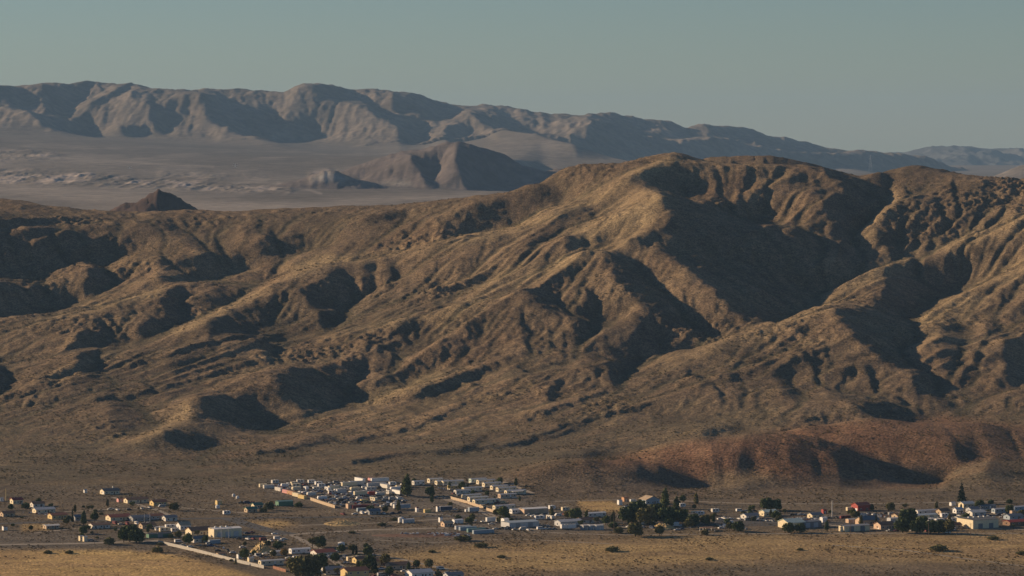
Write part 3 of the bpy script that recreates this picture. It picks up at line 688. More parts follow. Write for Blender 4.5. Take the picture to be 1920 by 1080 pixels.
# ================================================================ far range, plain and buttes
A2, B2, X2, Y2, Z2, BM, MT, BUT, CONE = build_far()
PX2, PY2 = project(X2, Y2, Z2)
c2 = np.zeros(X2.shape + (3,)) + rgb(.22, .18, .14)
nl2 = fbm(X2 / 900, Y2 / 1500, 501, 5); nm2 = fbm(X2 / 160, Y2 / 420, 511, 4)
c2 = mix3(c2, rgb(.30, .25, .20), .25 + .5 * nl2 + .3 * nm2)
strip = Chart(-300, 150, 2220, 420, 2.0, 0.0)
strip.poly([(-40,338),(100,350),(250,362),(420,378),(620,385),(900,370),(980,345),(860,362),(600,372),(700,400),(400,402),(120,375),(-40,356)], 1, 5)
strip.line([(520,343),(560,350),(602,363)], 2.2, 1.6)
strip.line([(-20,290),(60,292),(140,298),(260,305),(400,313)], 2.5, 1.3)
strip.line([(200,252),(300,262),(420,268)], 3, .6)
c2 = mix3(c2, rgb(.47, .39, .31), strip.get(PX2, PY2) * .75 * (Y2 < 15500))
fan = Chart(-300, 150, 2220, 420, 2.0, 0.0)
fan.poly([(-300,240),(0,243),(400,266),(740,284),(900,296),(660,312),(500,318),(200,300),(0,282),(-300,275)], 1, 6)
c2 = mix3(c2, rgb(.19, .16, .13), fan.get(PX2, PY2) * .8)
mt2 = fbm(X2 / 55, Y2 / 330, 521, 4)
c2 = mix3(c2, rgb(.68, .55, .44), BM * np.clip(.25 + .9 * mt2, 0, 1))
flatl = np.clip((16500 - Y2) / 2000, 0, 1) * (1 - BM)
c2 = mix3(c2, rgb(.38, .32, .26), flatl * np.clip(.1 + .5 * fbm(X2 / 130, Y2 / 600, 531, 5), 0, .6))
c2 = mix3(c2, rgb(.27, .215, .165) * (1 + .2 * nm2[..., None]), MT)
c2 = mix3(c2, rgb(.215, .17, .15), BUT * .85 * (Y2 > 10000))
wh = Chart(-300, 150, 2220, 420, 2.0, 0.0)
for p in [[(578,338),(600,327),(615,320),(640,330),(655,340)],[(950,350),(955,337),(962,350)],[(865,345),(880,352),(800,352)],[(700,345),(760,338),(780,350)]]: wh.poly(p, .9, 3)
c2 = mix3(c2, rgb(.52, .47, .40), wh.get(PX2, PY2) * (Y2 > 10000) * (.5 + .5 * nm2))
c2 = mix3(c2, rgb(.15, .095, .075) * (1 + .25 * nm2[..., None]), CONE * 1.0)
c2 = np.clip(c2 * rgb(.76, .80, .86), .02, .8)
far_m = land_material('far_desert_land', 0.22, 0.02, 6.0)
r2 = np.arange(Z2.shape[0]); y2 = Y2[:, 0]
k2 = r2[((y2 > 16500) & (y2 < 22500)) | (r2 % 4 == 0) | ((y2 > 10400) & (y2 < 11600) & (r2 % 2 == 0)) | ((y2 > 6300) & (y2 < 6700) & (r2 % 2 == 0))]
ck = np.arange(Z2.shape[1]); ck = ck[(np.abs(A2[0]) < .158) | (ck % 4 == 0)]
ix2 = np.ix_(k2, ck)
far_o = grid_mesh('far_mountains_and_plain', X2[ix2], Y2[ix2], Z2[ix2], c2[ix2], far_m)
print('LAND TRIS', 2 * len(hills_o.data.polygons), 2 * len(far_o.data.polygons)); far_o['kind'] = 'structure'

# the pale range on the horizon, right
xa = np.linspace(2600, 7300, 260); yb_ = np.linspace(29000, 34000, 90)
XX, YY = np.meshgrid(xa, yb_)
pk = (XX / 32000 * F) + 960
sk = interp([(1500,330),(1640,312),(1710,287),(1740,279),(1780,272),(1800,273),(1830,278),(1860,282),(1880,280),(1920,278),(2050,290),(2300,310)], pk)
zt = z_at(sk, 32000)
prof = np.clip(1 - np.abs(YY - 32000) / 2900, 0, 1)
ZZ = -50 + (zt + 50) * prof ** 0.8 + 45 * prof * (1 - prof) * 3 * fbm(XX / 300, YY / 800, 601, 5, .6, True) + 12 * fbm(XX / 300, YY / 400, 611, 3)
hz = grid_mesh('horizon_mountains', XX, YY, ZZ, np.zeros(XX.shape + (3,)) + rgb(.10, .10, .10), far_m); hz['kind'] = 'structure'

# the desert floor out to the horizon and round the camera
gx_ = np.linspace(-40000, 40000, 81); gy_ = np.linspace(-8000, 36000, 45)
GX, GY = np.meshgrid(gx_, gy_)
fl = grid_mesh('desert_floor', GX, GY, np.zeros_like(GX) - 3.0, np.zeros(GX.shape + (3,)) + rgb(.24, .19, .125), land_m); fl['kind'] = 'structure'

# ================================================================ air
bm = bmesh.new(); bmesh.ops.create_cube(bm, size=1.0)
me = bpy.data.meshes.new('haze'); bm.to_mesh(me); bm.free()
haze = bpy.data.objects.new('haze', me); C.collection.objects.link(haze)
haze.location = (0, 13600, (-60 + 640) / 2); haze.scale = (84000, 45600, 700)
haze['kind'] = 'stuff'
hm = bpy.data.materials.new('haze_air'); hm.use_nodes = True; hn = hm.node_tree.nodes; hn.clear()
pv = hn.new('ShaderNodeVolumePrincipled'); pv.inputs['Color'].default_value = (.40, .66, 1.0, 1); pv.inputs['Density'].default_value = HAZE_DENSITY
pv.inputs['Anisotropy'].default_value = 0.0
ho = hn.new('ShaderNodeOutputMaterial'); hm.node_tree.links.new(pv.outputs[0], ho.inputs['Volume']); me.materials.append(hm)

# ================================================================ kit for the things in the valley
R = random.Random(7)
def paint(name, c, rough=0.7, metal=0.0, var=0.12, scale=0.8):
    m, nt, b = node_mat(name); N = nt.nodes; L = nt.links
    b.inputs['Roughness'].default_value = rough; b.inputs['Metallic'].default_value = metal
    b.inputs['Specular IOR Level'].default_value = 0.35
    tc = N.new('ShaderNodeTexCoord'); n = N.new('ShaderNodeTexNoise'); n.inputs['Scale'].default_value = scale; n.inputs['Detail'].default_value = 4
    L.new(tc.outputs['Object'], n.inputs['Vector'])
    mr = N.new('ShaderNodeMapRange'); mr.inputs['From Min'].default_value = .3; mr.inputs['From Max'].default_value = .7
    mr.inputs['To Min'].default_value = 1 - var; mr.inputs['To Max'].default_value = 1 + var; L.new(n.outputs[0], mr.inputs['Value'])
    vm = N.new('ShaderNodeVectorMath'); vm.operation = 'SCALE'; vm.inputs[0].default_value = c; L.new(mr.outputs[0], vm.inputs['Scale'])
    L.new(vm.outputs[0], b.inputs['Base Color'])
    return m
COL = dict(cream=(.74, .64, .44), white=(.80, .79, .76), offwhite=(.66, .63, .57), grey=(.30, .31, .32), lightgrey=(.50, .51, .52), darkgrey=(.12, .125, .13), tan=(.48, .37, .25), peach=(.60, .43, .30),
           brown=(.22, .13, .08), redroof=(.34, .11, .07), red=(.36, .06, .05), pink=(.66, .33, .31), yellow=(.66, .50, .22), orange=(.55, .31, .17), green=(.10, .22, .15), blue=(.07, .13, .28), darkblue=(.035, .055, .11),
           black=(.025, .025, .028), silver=(.46, .47, .48), maroon=(.20, .035, .04), slate=(.17, .19, .22), bluegrey=(.33, .40, .46), teal=(.15, .27, .27), rust=(.27, .12, .07), wood=(.15, .10, .07), concrete=(.42, .40, .36), straw=(.50, .36, .16), greenwhite=(.55, .66, .58))
MAT = {k: paint(k + '_paint', v) for k, v in COL.items()}
MAT['glass'] = paint('window_glass', (.03, .04, .05), .12, 0, .05)
MAT['rubber'] = paint('tyre_rubber', (.02, .02, .02), .9)
MAT['asphalt'] = paint('asphalt', (.075, .075, .078), .95, 0, .25, .05)
MAT['dirt'] = paint('pale_dirt_road', (.30, .26, .21), .95, 0, .2, .06)
MAT['bark'] = paint('bark', (.11, .08, .055), .95)
MAT['lamp'] = paint('lamp_glass', (.7, .7, .66), .2)
def leafmat(name, c):
    m, nt, b = node_mat(name); N = nt.nodes; L = nt.links
    oi = N.new('ShaderNodeObjectInfo'); g = N.new('ShaderNodeNewGeometry'); n = N.new('ShaderNodeTexNoise'); n.inputs['Scale'].default_value = .45; n.inputs['Detail'].default_value = 3
    L.new(g.outputs['Position'], n.inputs['Vector'])
    cr = N.new('ShaderNodeValToRGB'); cr.color_ramp.elements[0].position = .35; cr.color_ramp.elements[1].position = .68
    cr.color_ramp.elements[0].color = (c[0] * .55, c[1] * .55, c[2] * .55, 1); cr.color_ramp.elements[1].color = (c[0] * 1.5, c[1] * 1.45, c[2] * 1.3, 1)
    L.new(n.outputs[0], cr.inputs[0]); L.new(cr.outputs[0], b.inputs['Base Color']); return m
LEAF = {'dark': leafmat('dark_leaves', (.10, .125, .055)), 'green': leafmat('green_leaves', (.13, .155, .06)), 'olive': leafmat('olive_leaves', (.165, .155, .07)), 'yellow': leafmat('yellow_leaves', (.30, .21, .08)), 'conifer': leafmat('conifer_needles', (.035, .052, .032))}

class MB:
    def __init__(s): s.v = []; s.f = []
    def box(s, x0, x1, y0, y1, z0, z1, tx=0.0, ty=0.0):
        n = len(s.v)
        s.v += [(x0, y0, z0), (x1, y0, z0), (x1, y1, z0), (x0, y1, z0), (x0 + tx, y0 + ty, z1), (x1 - tx, y0 + ty, z1), (x1 - tx, y1 - ty, z1), (x0 + tx, y1 - ty, z1)]
        s.f += [tuple(n + i for i in q) for q in ((0, 3, 2, 1), (4, 5, 6, 7), (0, 1, 5, 4), (1, 2, 6, 5), (2, 3, 7, 6), (3, 0, 4, 7))]
        return s
    def gable(s, x0, x1, y0, y1, z0, h, t=0.18, axis='x'):
        """a pitched roof with thickness, ridge along x or y"""
        n = len(s.v)
        if axis == 'x':
            ym = (y0 + y1) / 2
            pr = [(y0, z0), (ym, z0 + h), (y1, z0), (y1, z0 - t), (ym, z0 + h - t * 1.1), (y0, z0 - t)]
            s.v += [(x0, p, q) for p, q in pr] + [(x1, p, q) for p, q in pr]
        else:
            xm = (x0 + x1) / 2
            pr = [(x0, z0), (xm, z0 + h), (x1, z0), (x1, z0 - t), (xm, z0 + h - t * 1.1), (x0, z0 - t)]
            s.v += [(p, y0, q) for p, q in pr] + [(p, y1, q) for p, q in pr]
        for i in range(6): s.f.append((n + i, n + (i + 1) % 6, n + 6 + (i + 1) % 6, n + 6 + i))
        s.f += [(n, n + 5, n + 4, n + 1), (n + 1, n + 4, n + 3, n + 2), (n + 6, n + 7, n + 10, n + 11), (n + 7, n + 8, n + 9, n + 10)]
        return s
    def walls(s, x0, x1, y0, y1, h, rise=0.0, axis='x'):
        """walls with gable ends up to the roof"""
        n = len(s.v)
        s.v += [(x0, y0, 0), (x1, y0, 0), (x1, y1, 0), (x0, y1, 0), (x0, y0, h), (x1, y0, h), (x1, y1, h), (x0, y1, h)]
        s.f += [tuple(n + i for i in q) for q in ((0, 3, 2, 1), (4, 5, 6, 7), (0, 1, 5, 4), (1, 2, 6, 5), (2, 3, 7, 6), (3, 0, 4, 7))]
        if rise > 0:
            k = len(s.v)
            if axis == 'x':
                ym = (y0 + y1) / 2; s.v += [(x0, y0, h), (x0, y1, h), (x0, ym, h + rise), (x1, y0, h), (x1, y1, h), (x1, ym, h + rise)]
            else:
                xm = (x0 + x1) / 2; s.v += [(x0, y0, h), (x1, y0, h), (xm, y0, h + rise), (x0, y1, h), (x1, y1, h), (xm, y1, h + rise)]
            s.f += [(k, k + 1, k + 2), (k + 3, k + 5, k + 4), (k, k + 2, k + 5, k + 3), (k + 1, k + 4, k + 5, k + 2)]
        return s
    def tube(s, p, q, r0, r1=None, n=8):
        r1 = r0 if r1 is None else r1
        a = Vector(p); b = Vector(q); d = (b - a).normalized(); u = d.orthogonal().normalized(); w = d.cross(u)
        k = len(s.v)
        for c, r in ((a, r0), (b, r1)):
            for i in range(n):
                t = 2 * math.pi * i / n; o = c + (u * math.cos(t) + w * math.sin(t)) * r; s.v.append(tuple(o))
        for i in range(n): s.f.append((k + i, k + (i + 1) % n, k + n + (i + 1) % n, k + n + i))
        s.f += [tuple(k + i for i in reversed(range(n))), tuple(k + n + i for i in range(n))]
        return s
    def prism(s, prof, y0, y1):
        """side outline (x, z) pulled across y"""
        n = len(prof); k = len(s.v)
        s.v += [(x, y0, z) for x, z in prof] + [(x, y1, z) for x, z in prof]
        for i in range(n): s.f.append((k + i, k + (i + 1) % n, k + n + (i + 1) % n, k + n + i))
        s.f += [tuple(k + i for i in reversed(range(n))), tuple(k + n + i for i in range(n))]
        return s
    def mesh(s, name):
        me = bpy.data.meshes.new(name); me.from_pydata(s.v, [], s.f); me.validate()
        bmm = bmesh.new(); bmm.from_mesh(me); bmesh.ops.recalc_face_normals(bmm, faces=bmm.faces); bmm.to_mesh(me); bmm.free()
        return me

MESH = {}
def shape(key, fn):
    if key not in MESH: MESH[key] = fn().mesh(key[0] if isinstance(key, tuple) else key)
    return MESH[key]
def put(name, me, mat, parent=None, loc=(0, 0, 0), rz=0.0, scale=None):
    if not me.materials: me.materials.append(None)
    o = bpy.data.objects.new(name, me); C.collection.objects.link(o)
    o.material_slots[0].link = 'OBJECT'; o.material_slots[0].material = mat
    o.parent = parent; o.location = loc; o.rotation_euler = (0, 0, rz)
    if scale: o.scale = scale
    return o
GRID = math.radians(28.0)     # the way the streets are laid out
USED = {}
def thing(name, label, cat, px, py, rz=0.0, group=None, size=1.0):
    x, y, z = spot(px, py)
    t = bpy.data.objects.new(name, None); C.collection.objects.link(t)
    t.location = (x, y, z - 0.05); t.rotation_euler = (0, 0, rz + GRID); t.scale = (size,) * 3
    t['label'] = label; t['category'] = cat
    if group: t['group'] = group
    t.empty_display_size = 1
    return t
# ---- buildings: local x runs along the long side, the end towards -x is the one the sun strikes
WIN = lambda: MB().box(-.6, .6, -.06, .06, 0, 1.0)
DOOR = lambda: MB().box(-.5, .5, -.05, .05, 0, 2.05)
def wins(t, L, D, h, n, side=-1, z0=1.0):
    for i in range(n):
        x = -L / 2 + L * (i + .5) / n
        w = put('window', shape('window', lambda: MB().box(-.6, .6, -.06, .06, 0, 1.0)), MAT['glass'], t, (x, side * (D / 2 + .02), z0))
        put('frame', shape('frame', lambda: MB().box(-.72, .72, -.05, .03, -.12, .0).box(-.72, .72, -.05, .03, 1.0, 1.12).box(-.72, -.6, -.05, .03, 0, 1.0).box(.6, .72, -.05, .03, 0, 1.0)), MAT['white'], w)
def house(label, px, py, L=13, D=9, h=2.7, wall='cream', roof='darkgrey', rise=1.5, axis='x', nw=3, rz=0.0, group=None, garage=False, chimney=False, wing=None, name='house', cat='house', two=False):
    t = thing(name, label, cat, px, py, rz, group)
    H = h * (2 if two else 1)
    put('wall', shape(('wall', L, D, H, rise, axis), lambda: MB().walls(-L / 2, L / 2, -D / 2, D / 2, H, rise, axis)), MAT[wall], t)
    rf = put('roof', shape(('roof', L, D, H, rise, axis), lambda: MB().gable(-L / 2 - .5, L / 2 + .5, -D / 2 - .5, D / 2 + .5, H + .12, rise + .14, .2, axis)), MAT[roof], t)
    if chimney: put('chimney', shape('chimney', lambda: MB().box(-.4, .4, -.4, .4, -1, 1.6).box(-.5, .5, -.5, .5, 1.6, 1.8)), MAT['offwhite'], rf, (L * .2, 0, H + rise * .8))
    put('vent', shape('vent', lambda: MB().tube((0, 0, -.6), (0, 0, .7), .18, .18, 8)), MAT['lightgrey'], rf, (-L * .15, D * .1, H + rise * .9))
    wins(t, L, D, h, nw)
    if two: wins(t, L, D, h, nw, -1, 1.0 + h)
    d = put('door', shape('door', lambda: MB().box(-.5, .5, -.05, .05, 0, 2.05)), MAT['brown'], t, (L * .08 + .9, -D / 2 - .03, 0.02))
    put('handle', shape('handle', lambda: MB().box(-.06, .06, -.12, .0, -.06, .06)), MAT['silver'], d, (.35, -.03, 1.0))
    w = put('window', shape('window', WIN), MAT['glass'], t, (-L / 2 - .02, 0, 1.0), math.pi / 2)
    if garage:
        put('garage_door', shape('garage_door', lambda: MB().box(-1.3, 1.3, -.05, .05, 0, 2.1).box(-1.2, 1.2, -.09, -.05, .45, .5).box(-1.2, 1.2, -.09, -.05, .95, 1.0).box(-1.2, 1.2, -.09, -.05, 1.45, 1.5)), MAT['white'], t, (-L / 2 - .03, -D * .25, 0), math.pi / 2)
    if wing:
        wl_, wd_, wx = wing
        put('wall', shape(('wing_wall', wl_, wd_, H), lambda: MB().walls(-wl_ / 2, wl_ / 2, -wd_, 0, H - .1, rise * .7, 'y')), MAT[wall], t, (wx, -D / 2 + .1, 0))
        put('roof', shape(('wing_roof', wl_, wd_, H), lambda: MB().gable(-wl_ / 2 - .4, wl_ / 2 + .4, -wd_ - .4, 1.5, H + .02, rise * .72, .2, 'y')), MAT[roof], t, (wx, -D / 2 + .1, 0))
    return t
def mobile_home(label, px, py, L=17, D=4.6, wall='cream', roof='lightgrey', group=None, rz=0.0, awning=False):
    t = thing('mobile_home', label, 'mobile home', px, py, rz, group)
    put('wall', shape(('mh_wall', L, D), lambda: MB().walls(-L / 2, L / 2, -D / 2, D / 2, 3.0, .55, 'x')), MAT[wall], t)
    put('roof', shape(('mh_roof', L, D), lambda: MB().gable(-L / 2 - .2, L / 2 + .2, -D / 2 - .2, D / 2 + .2, 3.06, .62, .12, 'x')), MAT[roof], t)
    put('skirting', shape(('mh_skirt', L, D), lambda: MB().box(-L / 2 - .06, L / 2 + .06, -D / 2 - .06, D / 2 + .06, 0, .62)), MAT['offwhite'], t)
    wins(t, L, D, 3, 4, -1, 1.35)
    w = put('window', shape('window', WIN), MAT['glass'], t, (-L / 2 - .03, 0, 1.35), math.pi / 2)
    put('door', shape('door', DOOR), MAT['white'], t, (L * .12, -D / 2 - .04, .65))
    put('step', shape('step', lambda: MB().box(-.7, .7, -.9, 0, 0, .3).box(-.7, .7, -.45, 0, .3, .6)), MAT['wood'], t, (L * .12, -D / 2 - .08, 0))
    if awning:
        a = put('awning', shape(('awning', L), lambda: MB().box(-L * .3, L * .3, -3.4, 0, 2.72, 2.86)), MAT['white'], t, (0, -D / 2 - .22, 0))
        put('post', shape(('aw_post', L), lambda: MB().box(-L * .29, -L * .29 + .12, -3.3, -3.18, 0, 2.72).box(L * .29 - .12, L * .29, -3.3, -3.18, 0, 2.72)), MAT['white'], a)
    return t
WHEEL = lambda r=.42, w=.26: (lambda: MB().tube((0, -w / 2, 0), (0, w / 2, 0), r, r, 12))
def wheels(t, xs, hw, r=.42, name='wheel', rims=True):
    for x in xs:
        for s in (-1, 1):
            w = put(name, shape(('wheel', r), WHEEL(r)), MAT['rubber'], t, (x, s * hw, r))
            if rims: put('rim', shape(('rim', r), lambda: MB().tube((0, -.15, 0), (0, .15, 0), r * .55, r * .55, 10)), MAT['silver'], w)
def trailer(label, px, py, L=14, wall='white', group=None, rz=0.0):
    t = thing('box_trailer', label, 'trailer', px, py, rz, group)
    put('body', shape(('tr_body', L), lambda: MB().box(-L / 2, L / 2, -1.28, 1.28, 1.15, 3.95)), MAT[wall], t)
    put('rail', shape(('tr_rail', L), lambda: MB().box(-L / 2 - .03, L / 2 + .03, -1.31, 1.31, 1.05, 1.22).box(-L / 2 - .03, L / 2 + .03, -1.31, 1.31, 3.86, 4.0)), MAT['silver'], t)
    put('chassis', shape(('tr_ch', L), lambda: MB().box(-L / 2 + .5, L / 2 - .5, -.5, .5, .75, 1.1)), MAT['darkgrey'], t)
    put('door', shape('tr_door', lambda: MB().box(-.04, .0, -1.2, -.03, 1.25, 3.82).box(-.04, .0, .03, 1.2, 1.25, 3.82)), MAT[wall], t, (-L / 2 - .02, 0, 0))
    put('landing_leg', shape('tr_leg', lambda: MB().box(-.1, .1, -.9, -.7, 0, 1.1).box(-.1, .1, .7, .9, 0, 1.1)), MAT['darkgrey'], t, (L * .3, 0, 0))
    wheels(t, (-L / 2 + 1.3, -L / 2 + 2.5), 1.12, .5)
    return t
def container(label, px, py, L=12.0, wall='orange', group=None, rz=0.0, name='shipping_container'):
    t = thing(name, label, 'container', px, py, rz, group)
    def cor():
        m = MB().box(-L / 2, L / 2, -1.16, 1.16, .12, 2.6); n = int(L / .8)
        for i in range(n):
            x = -L / 2 + .3 + i * (L - .6) / n
            for s in (-1, 1): m.box(x, x + .35, s * 1.16 - .05, s * 1.16 + .05, .3, 2.4)
        return m
    put('body', shape(('ct_body', L), cor), MAT[wall], t)
    put('frame', shape(('ct_frame', L), lambda: MB().box(-L / 2 - .04, L / 2 + .04, -1.24, 1.24, 0, .22).box(-L / 2 - .04, -L / 2 + .15, -1.24, -1.1, .2, 2.66).box(-L / 2 - .04, -L / 2 + .15, 1.1, 1.24, .2, 2.66).box(L / 2 - .15, L / 2 + .04, -1.24, -1.1, .2, 2.66).box(L / 2 - .15, L / 2 + .04, 1.1, 1.24, .2, 2.66)), MAT[wall], t)
    put('door', shape('ct_door', lambda: MB().box(-.07, .0, -1.08, -.04, .25, 2.5).box(-.07, .0, .04, 1.08, .25, 2.5)), MAT[wall], t, (-L / 2 - .01, 0, 0))
    return t
CAR = {
 'car': dict(L=4.5, body=[(-2.25, .35), (2.2, .35), (2.28, .7), (1.2, .95), (-1.6, 1.0), (-2.2, .95)], glass=[(-1.55, .98), (1.15, .95), (.55, 1.42), (-1.0, 1.45)], roof=(-.95, .5, 1.43, 1.5), wx=(-1.4, 1.4)),
 'pickup': dict(L=5.4, body=[(-2.7, .5), (2.6, .5), (2.7, .95), (1.5, 1.15), (.2, 1.15), (-2.7, 1.15)], glass=[(-.7, 1.13), (1.35, 1.13), (.9, 1.68), (-.55, 1.7)], roof=(-.5, .85, 1.68, 1.76), wx=(-1.7, 1.65)),
 'van': dict(L=5.2, body=[(-2.6, .4), (2.55, .4), (2.65, 1.0), (2.1, 1.3), (1.5, 2.05), (-2.55, 2.1), (-2.6, 1.0)], glass=[(-2.0, 1.3), (2.0, 1.3), (1.5, 1.85), (-2.0, 1.85)], roof=(-2.5, 1.45, 2.08, 2.16), wx=(-1.6, 1.6)),
}
def car(label, px, py, kind='car', c='white', group=None, rz=0.0):
    k = CAR[kind]; t = thing({'car': 'parked_car', 'pickup': 'pickup_truck', 'van': 'parked_van'}[kind], label, {'car': 'car', 'pickup': 'pickup truck', 'van': 'van'}[kind], px, py, rz, group)
    gw = .79 if kind != 'van' else .93
    put('body', shape((kind + '_body',), lambda: MB().prism(k['body'], -.9, .9)), MAT[c], t)
    put('window', shape((kind + '_glass',), lambda: MB().prism(k['glass'], -gw, gw)), MAT['glass'], t)
    x0, x1, z0, z1 = k['roof']; put('roof', shape((kind + '_roof',), lambda: MB().box(x0, x1, -.76, .76, z0, z1)), MAT[c], t)
    wheels(t, k['wx'], .82, .33, rims=False)
    for s in (-1, 1): put('headlight', shape('headlight', lambda: MB().box(-.04, .04, -.16, .16, -.07, .07)), MAT['lamp'], t, (k['L'] / 2 - .02, s * .6, .72 if kind == 'car' else .9))
    return t
def camper(label, px, py, L=7.5, c='white', group=None, rz=0.0, motor=False):
    t = thing('motorhome' if motor else 'camper_trailer', label, 'motorhome' if motor else 'camper', px, py, rz, group)
    h = L / 2
    put('body', shape(('cp_body', L), lambda: MB().prism([(-h, .55), (h - .6, .55), (h, 1.3), (h - .05, 2.2), (h - .5, 3.0), (-h, 3.05)], -1.2, 1.2)), MAT[c], t)
    put('stripe', shape(('cp_stripe', L), lambda: MB().box(-h + .1, h - .7, -1.215, 1.215, 1.15, 1.32)), MAT['blue'], t)
    for x in (-h * .55, h * .25): put('window', shape('window', WIN), MAT['glass'], t, (x, -1.2, 1.6))
    put('door', shape('door', DOOR), MAT['offwhite'], t, (-h * .1, -1.22, .62))
    put('hatch', shape('hatch', lambda: MB().box(-.35, .35, -.35, .35, 0, .2)), MAT['white'], t, (0, 0, 3.03))
    wheels(t, (-.8, .3) if not motor else (-h * .5, h * .65), 1.06, .36)
    return t
def shed(label, px, py, L=3, D=3, h=2.4, c='white', roof='lightgrey', group=None, rz=0.0, cat='shed'):
    t = thing('shed', label, cat, px, py, rz, group)
    put('wall', shape(('sh_wall', L, D, h), lambda: MB().walls(-L / 2, L / 2, -D / 2, D / 2, h, .5, 'x')), MAT[c], t)
    put('roof', shape(('sh_roof', L, D, h), lambda: MB().gable(-L / 2 - .15, L / 2 + .15, -D / 2 - .15, D / 2 + .15, h + .06, .56, .1, 'x')), MAT[roof], t)
    put('door', shape('door', DOOR), MAT['offwhite'], t, (0, -D / 2 - .03, 0))
    return t
def tank(label, px, py, r=1.6, h=2.6, c='white', group=None):
    t = thing('water_tank', label, 'tank', px, py, 0, group)
    put('shell', shape(('tk', r, h), lambda: MB().tube((0, 0, .15), (0, 0, h), r, r, 20)), MAT[c], t)
    put('lid', shape(('tkl', r, h), lambda: MB().tube((0, 0, h), (0, 0, h + .5), r, r * .3, 20)), MAT[c], t)
    put('base', shape(('tkb', r), lambda: MB().tube((0, 0, 0), (0, 0, .15), r + .2, r + .2, 20)), MAT['concrete'], t)
    return t
def warehouse(label, px, py, L=20, D=10, h=5, wall='cream', roof='lightgrey', side=None, group=None, rz=0.0, nd=2, skylights=0):
    t = thing('warehouse', label, 'warehouse', px, py, rz, group)
    put('wall', shape(('wh_wall', L, D, h), lambda: MB().box(-L / 2, L / 2, -D / 2, D / 2, 0, h)), MAT[wall], t)
    rf = put('roof', shape(('wh_roof', L, D, h), lambda: MB().gable(-L / 2 - .2, L / 2 + .2, -D / 2 - .2, D / 2 + .2, h + .16, .7, .15, 'x')), MAT[roof], t)
    for i in range(nd):
        put('roller_door', shape('roller_door', lambda: MB().box(-1.7, 1.7, -.06, .06, 0, 3.4).box(-1.85, -1.7, -.1, .06, 0, 3.55).box(1.7, 1.85, -.1, .06, 0, 3.55).box(-1.85, 1.85, -.1, .06, 3.4, 3.6)), MAT[side or 'grey'], t, (-L / 2 + L * (i + .7) / (nd + .4), -D / 2 - .04, 0))
    for i in range(skylights): put('roof_vent', shape('roof_vent', lambda: MB().box(-.6, .6, -.5, .5, 0, .8)), MAT['white'], rf, (-L * .35 + i * L * .2, 0, h + .75))
    return t
def pole(label, px, py, h=9.5, arms=1, c='wood', r=.16, group='wooden utility poles of the valley', name='utility_pole', cat='pole', rz=0.0):
    t = thing(name, label, cat, px, py, rz, group)
    put('pole', shape(('pole', h, r), lambda: MB().tube((0, 0, 0), (0, 0, h), r, r * .7, 8)), MAT[c], t)
    for i in range(arms):
        a = put('crossarm', shape('crossarm', lambda: MB().box(-1.2, 1.2, -.07, .07, -.07, .07)), MAT[c], t, (0, -.14, h - .5 - i * .9))
        for x in (-1.05, 0, 1.05): put('insulator', shape('insulator', lambda: MB().tube((0, 0, 0), (0, 0, .25), .06, .05, 6)), MAT['slate'], a, (x, 0, .07))
    return t
# ---- trees
def crown_mesh(key, lobes, n, leaf, seed):
    rr = random.Random(seed); v = []; f = []
    tot = sum(l[3] * l[4] * l[5] for l in lobes)
    for (cx, cy, cz, rx, ry, rz_) in lobes:
        for _ in range(int(n * rx * ry * rz_ / tot)):
            while True:
                p = Vector((rr.gauss(0, 1), rr.gauss(0, 1), rr.gauss(0, 1)))
                if p.length > 1e-3: break
            p.normalize(); p *= rr.uniform(.45, 1.0) ** .5 * (1 + .22 * math.sin(p.x * 5 + cx) * math.cos(p.y * 4 + p.z * 6))
            c = Vector((cx + p.x * rx, cy + p.y * ry, cz + p.z * rz_))
            if c.z < .25: continue
            a = Vector((rr.uniform(-1, 1), rr.uniform(-1, 1), rr.uniform(-.6, .6))).normalized(); b = a.orthogonal().normalized()
            b = (Matrix.Rotation(rr.uniform(0, 6.28), 3, a) @ b); s = leaf * rr.uniform(.6, 1.3); d = a.cross(b)
            k = len(v); v += [tuple(c + b * s), tuple(c + d * s * .7), tuple(c - b * s), tuple(c - d * s * .7)]; f.append((k, k + 1, k + 2, k + 3))
    me = bpy.data.meshes.new(key); me.from_pydata(v, [], f); me.update(); return me
def trunk_mb(h, r, limbs, seed, spread=.6):
    rr = random.Random(seed); m = MB(); m.tube((0, 0, -.2), (0, 0, h * .5), r, r * .75, 8).tube((0, 0, h * .5), (0, 0, h), r * .75, r * .3, 7)
    for i in range(limbs):
        t = rr.uniform(.35, .85); a = rr.uniform(0, 6.28); l = h * spread * rr.uniform(.5, 1)
        m.tube((0, 0, h * t), (math.cos(a) * l, math.sin(a) * l, h * t + l * .7), r * .45, r * .12, 6)
    return m
TREES = {}
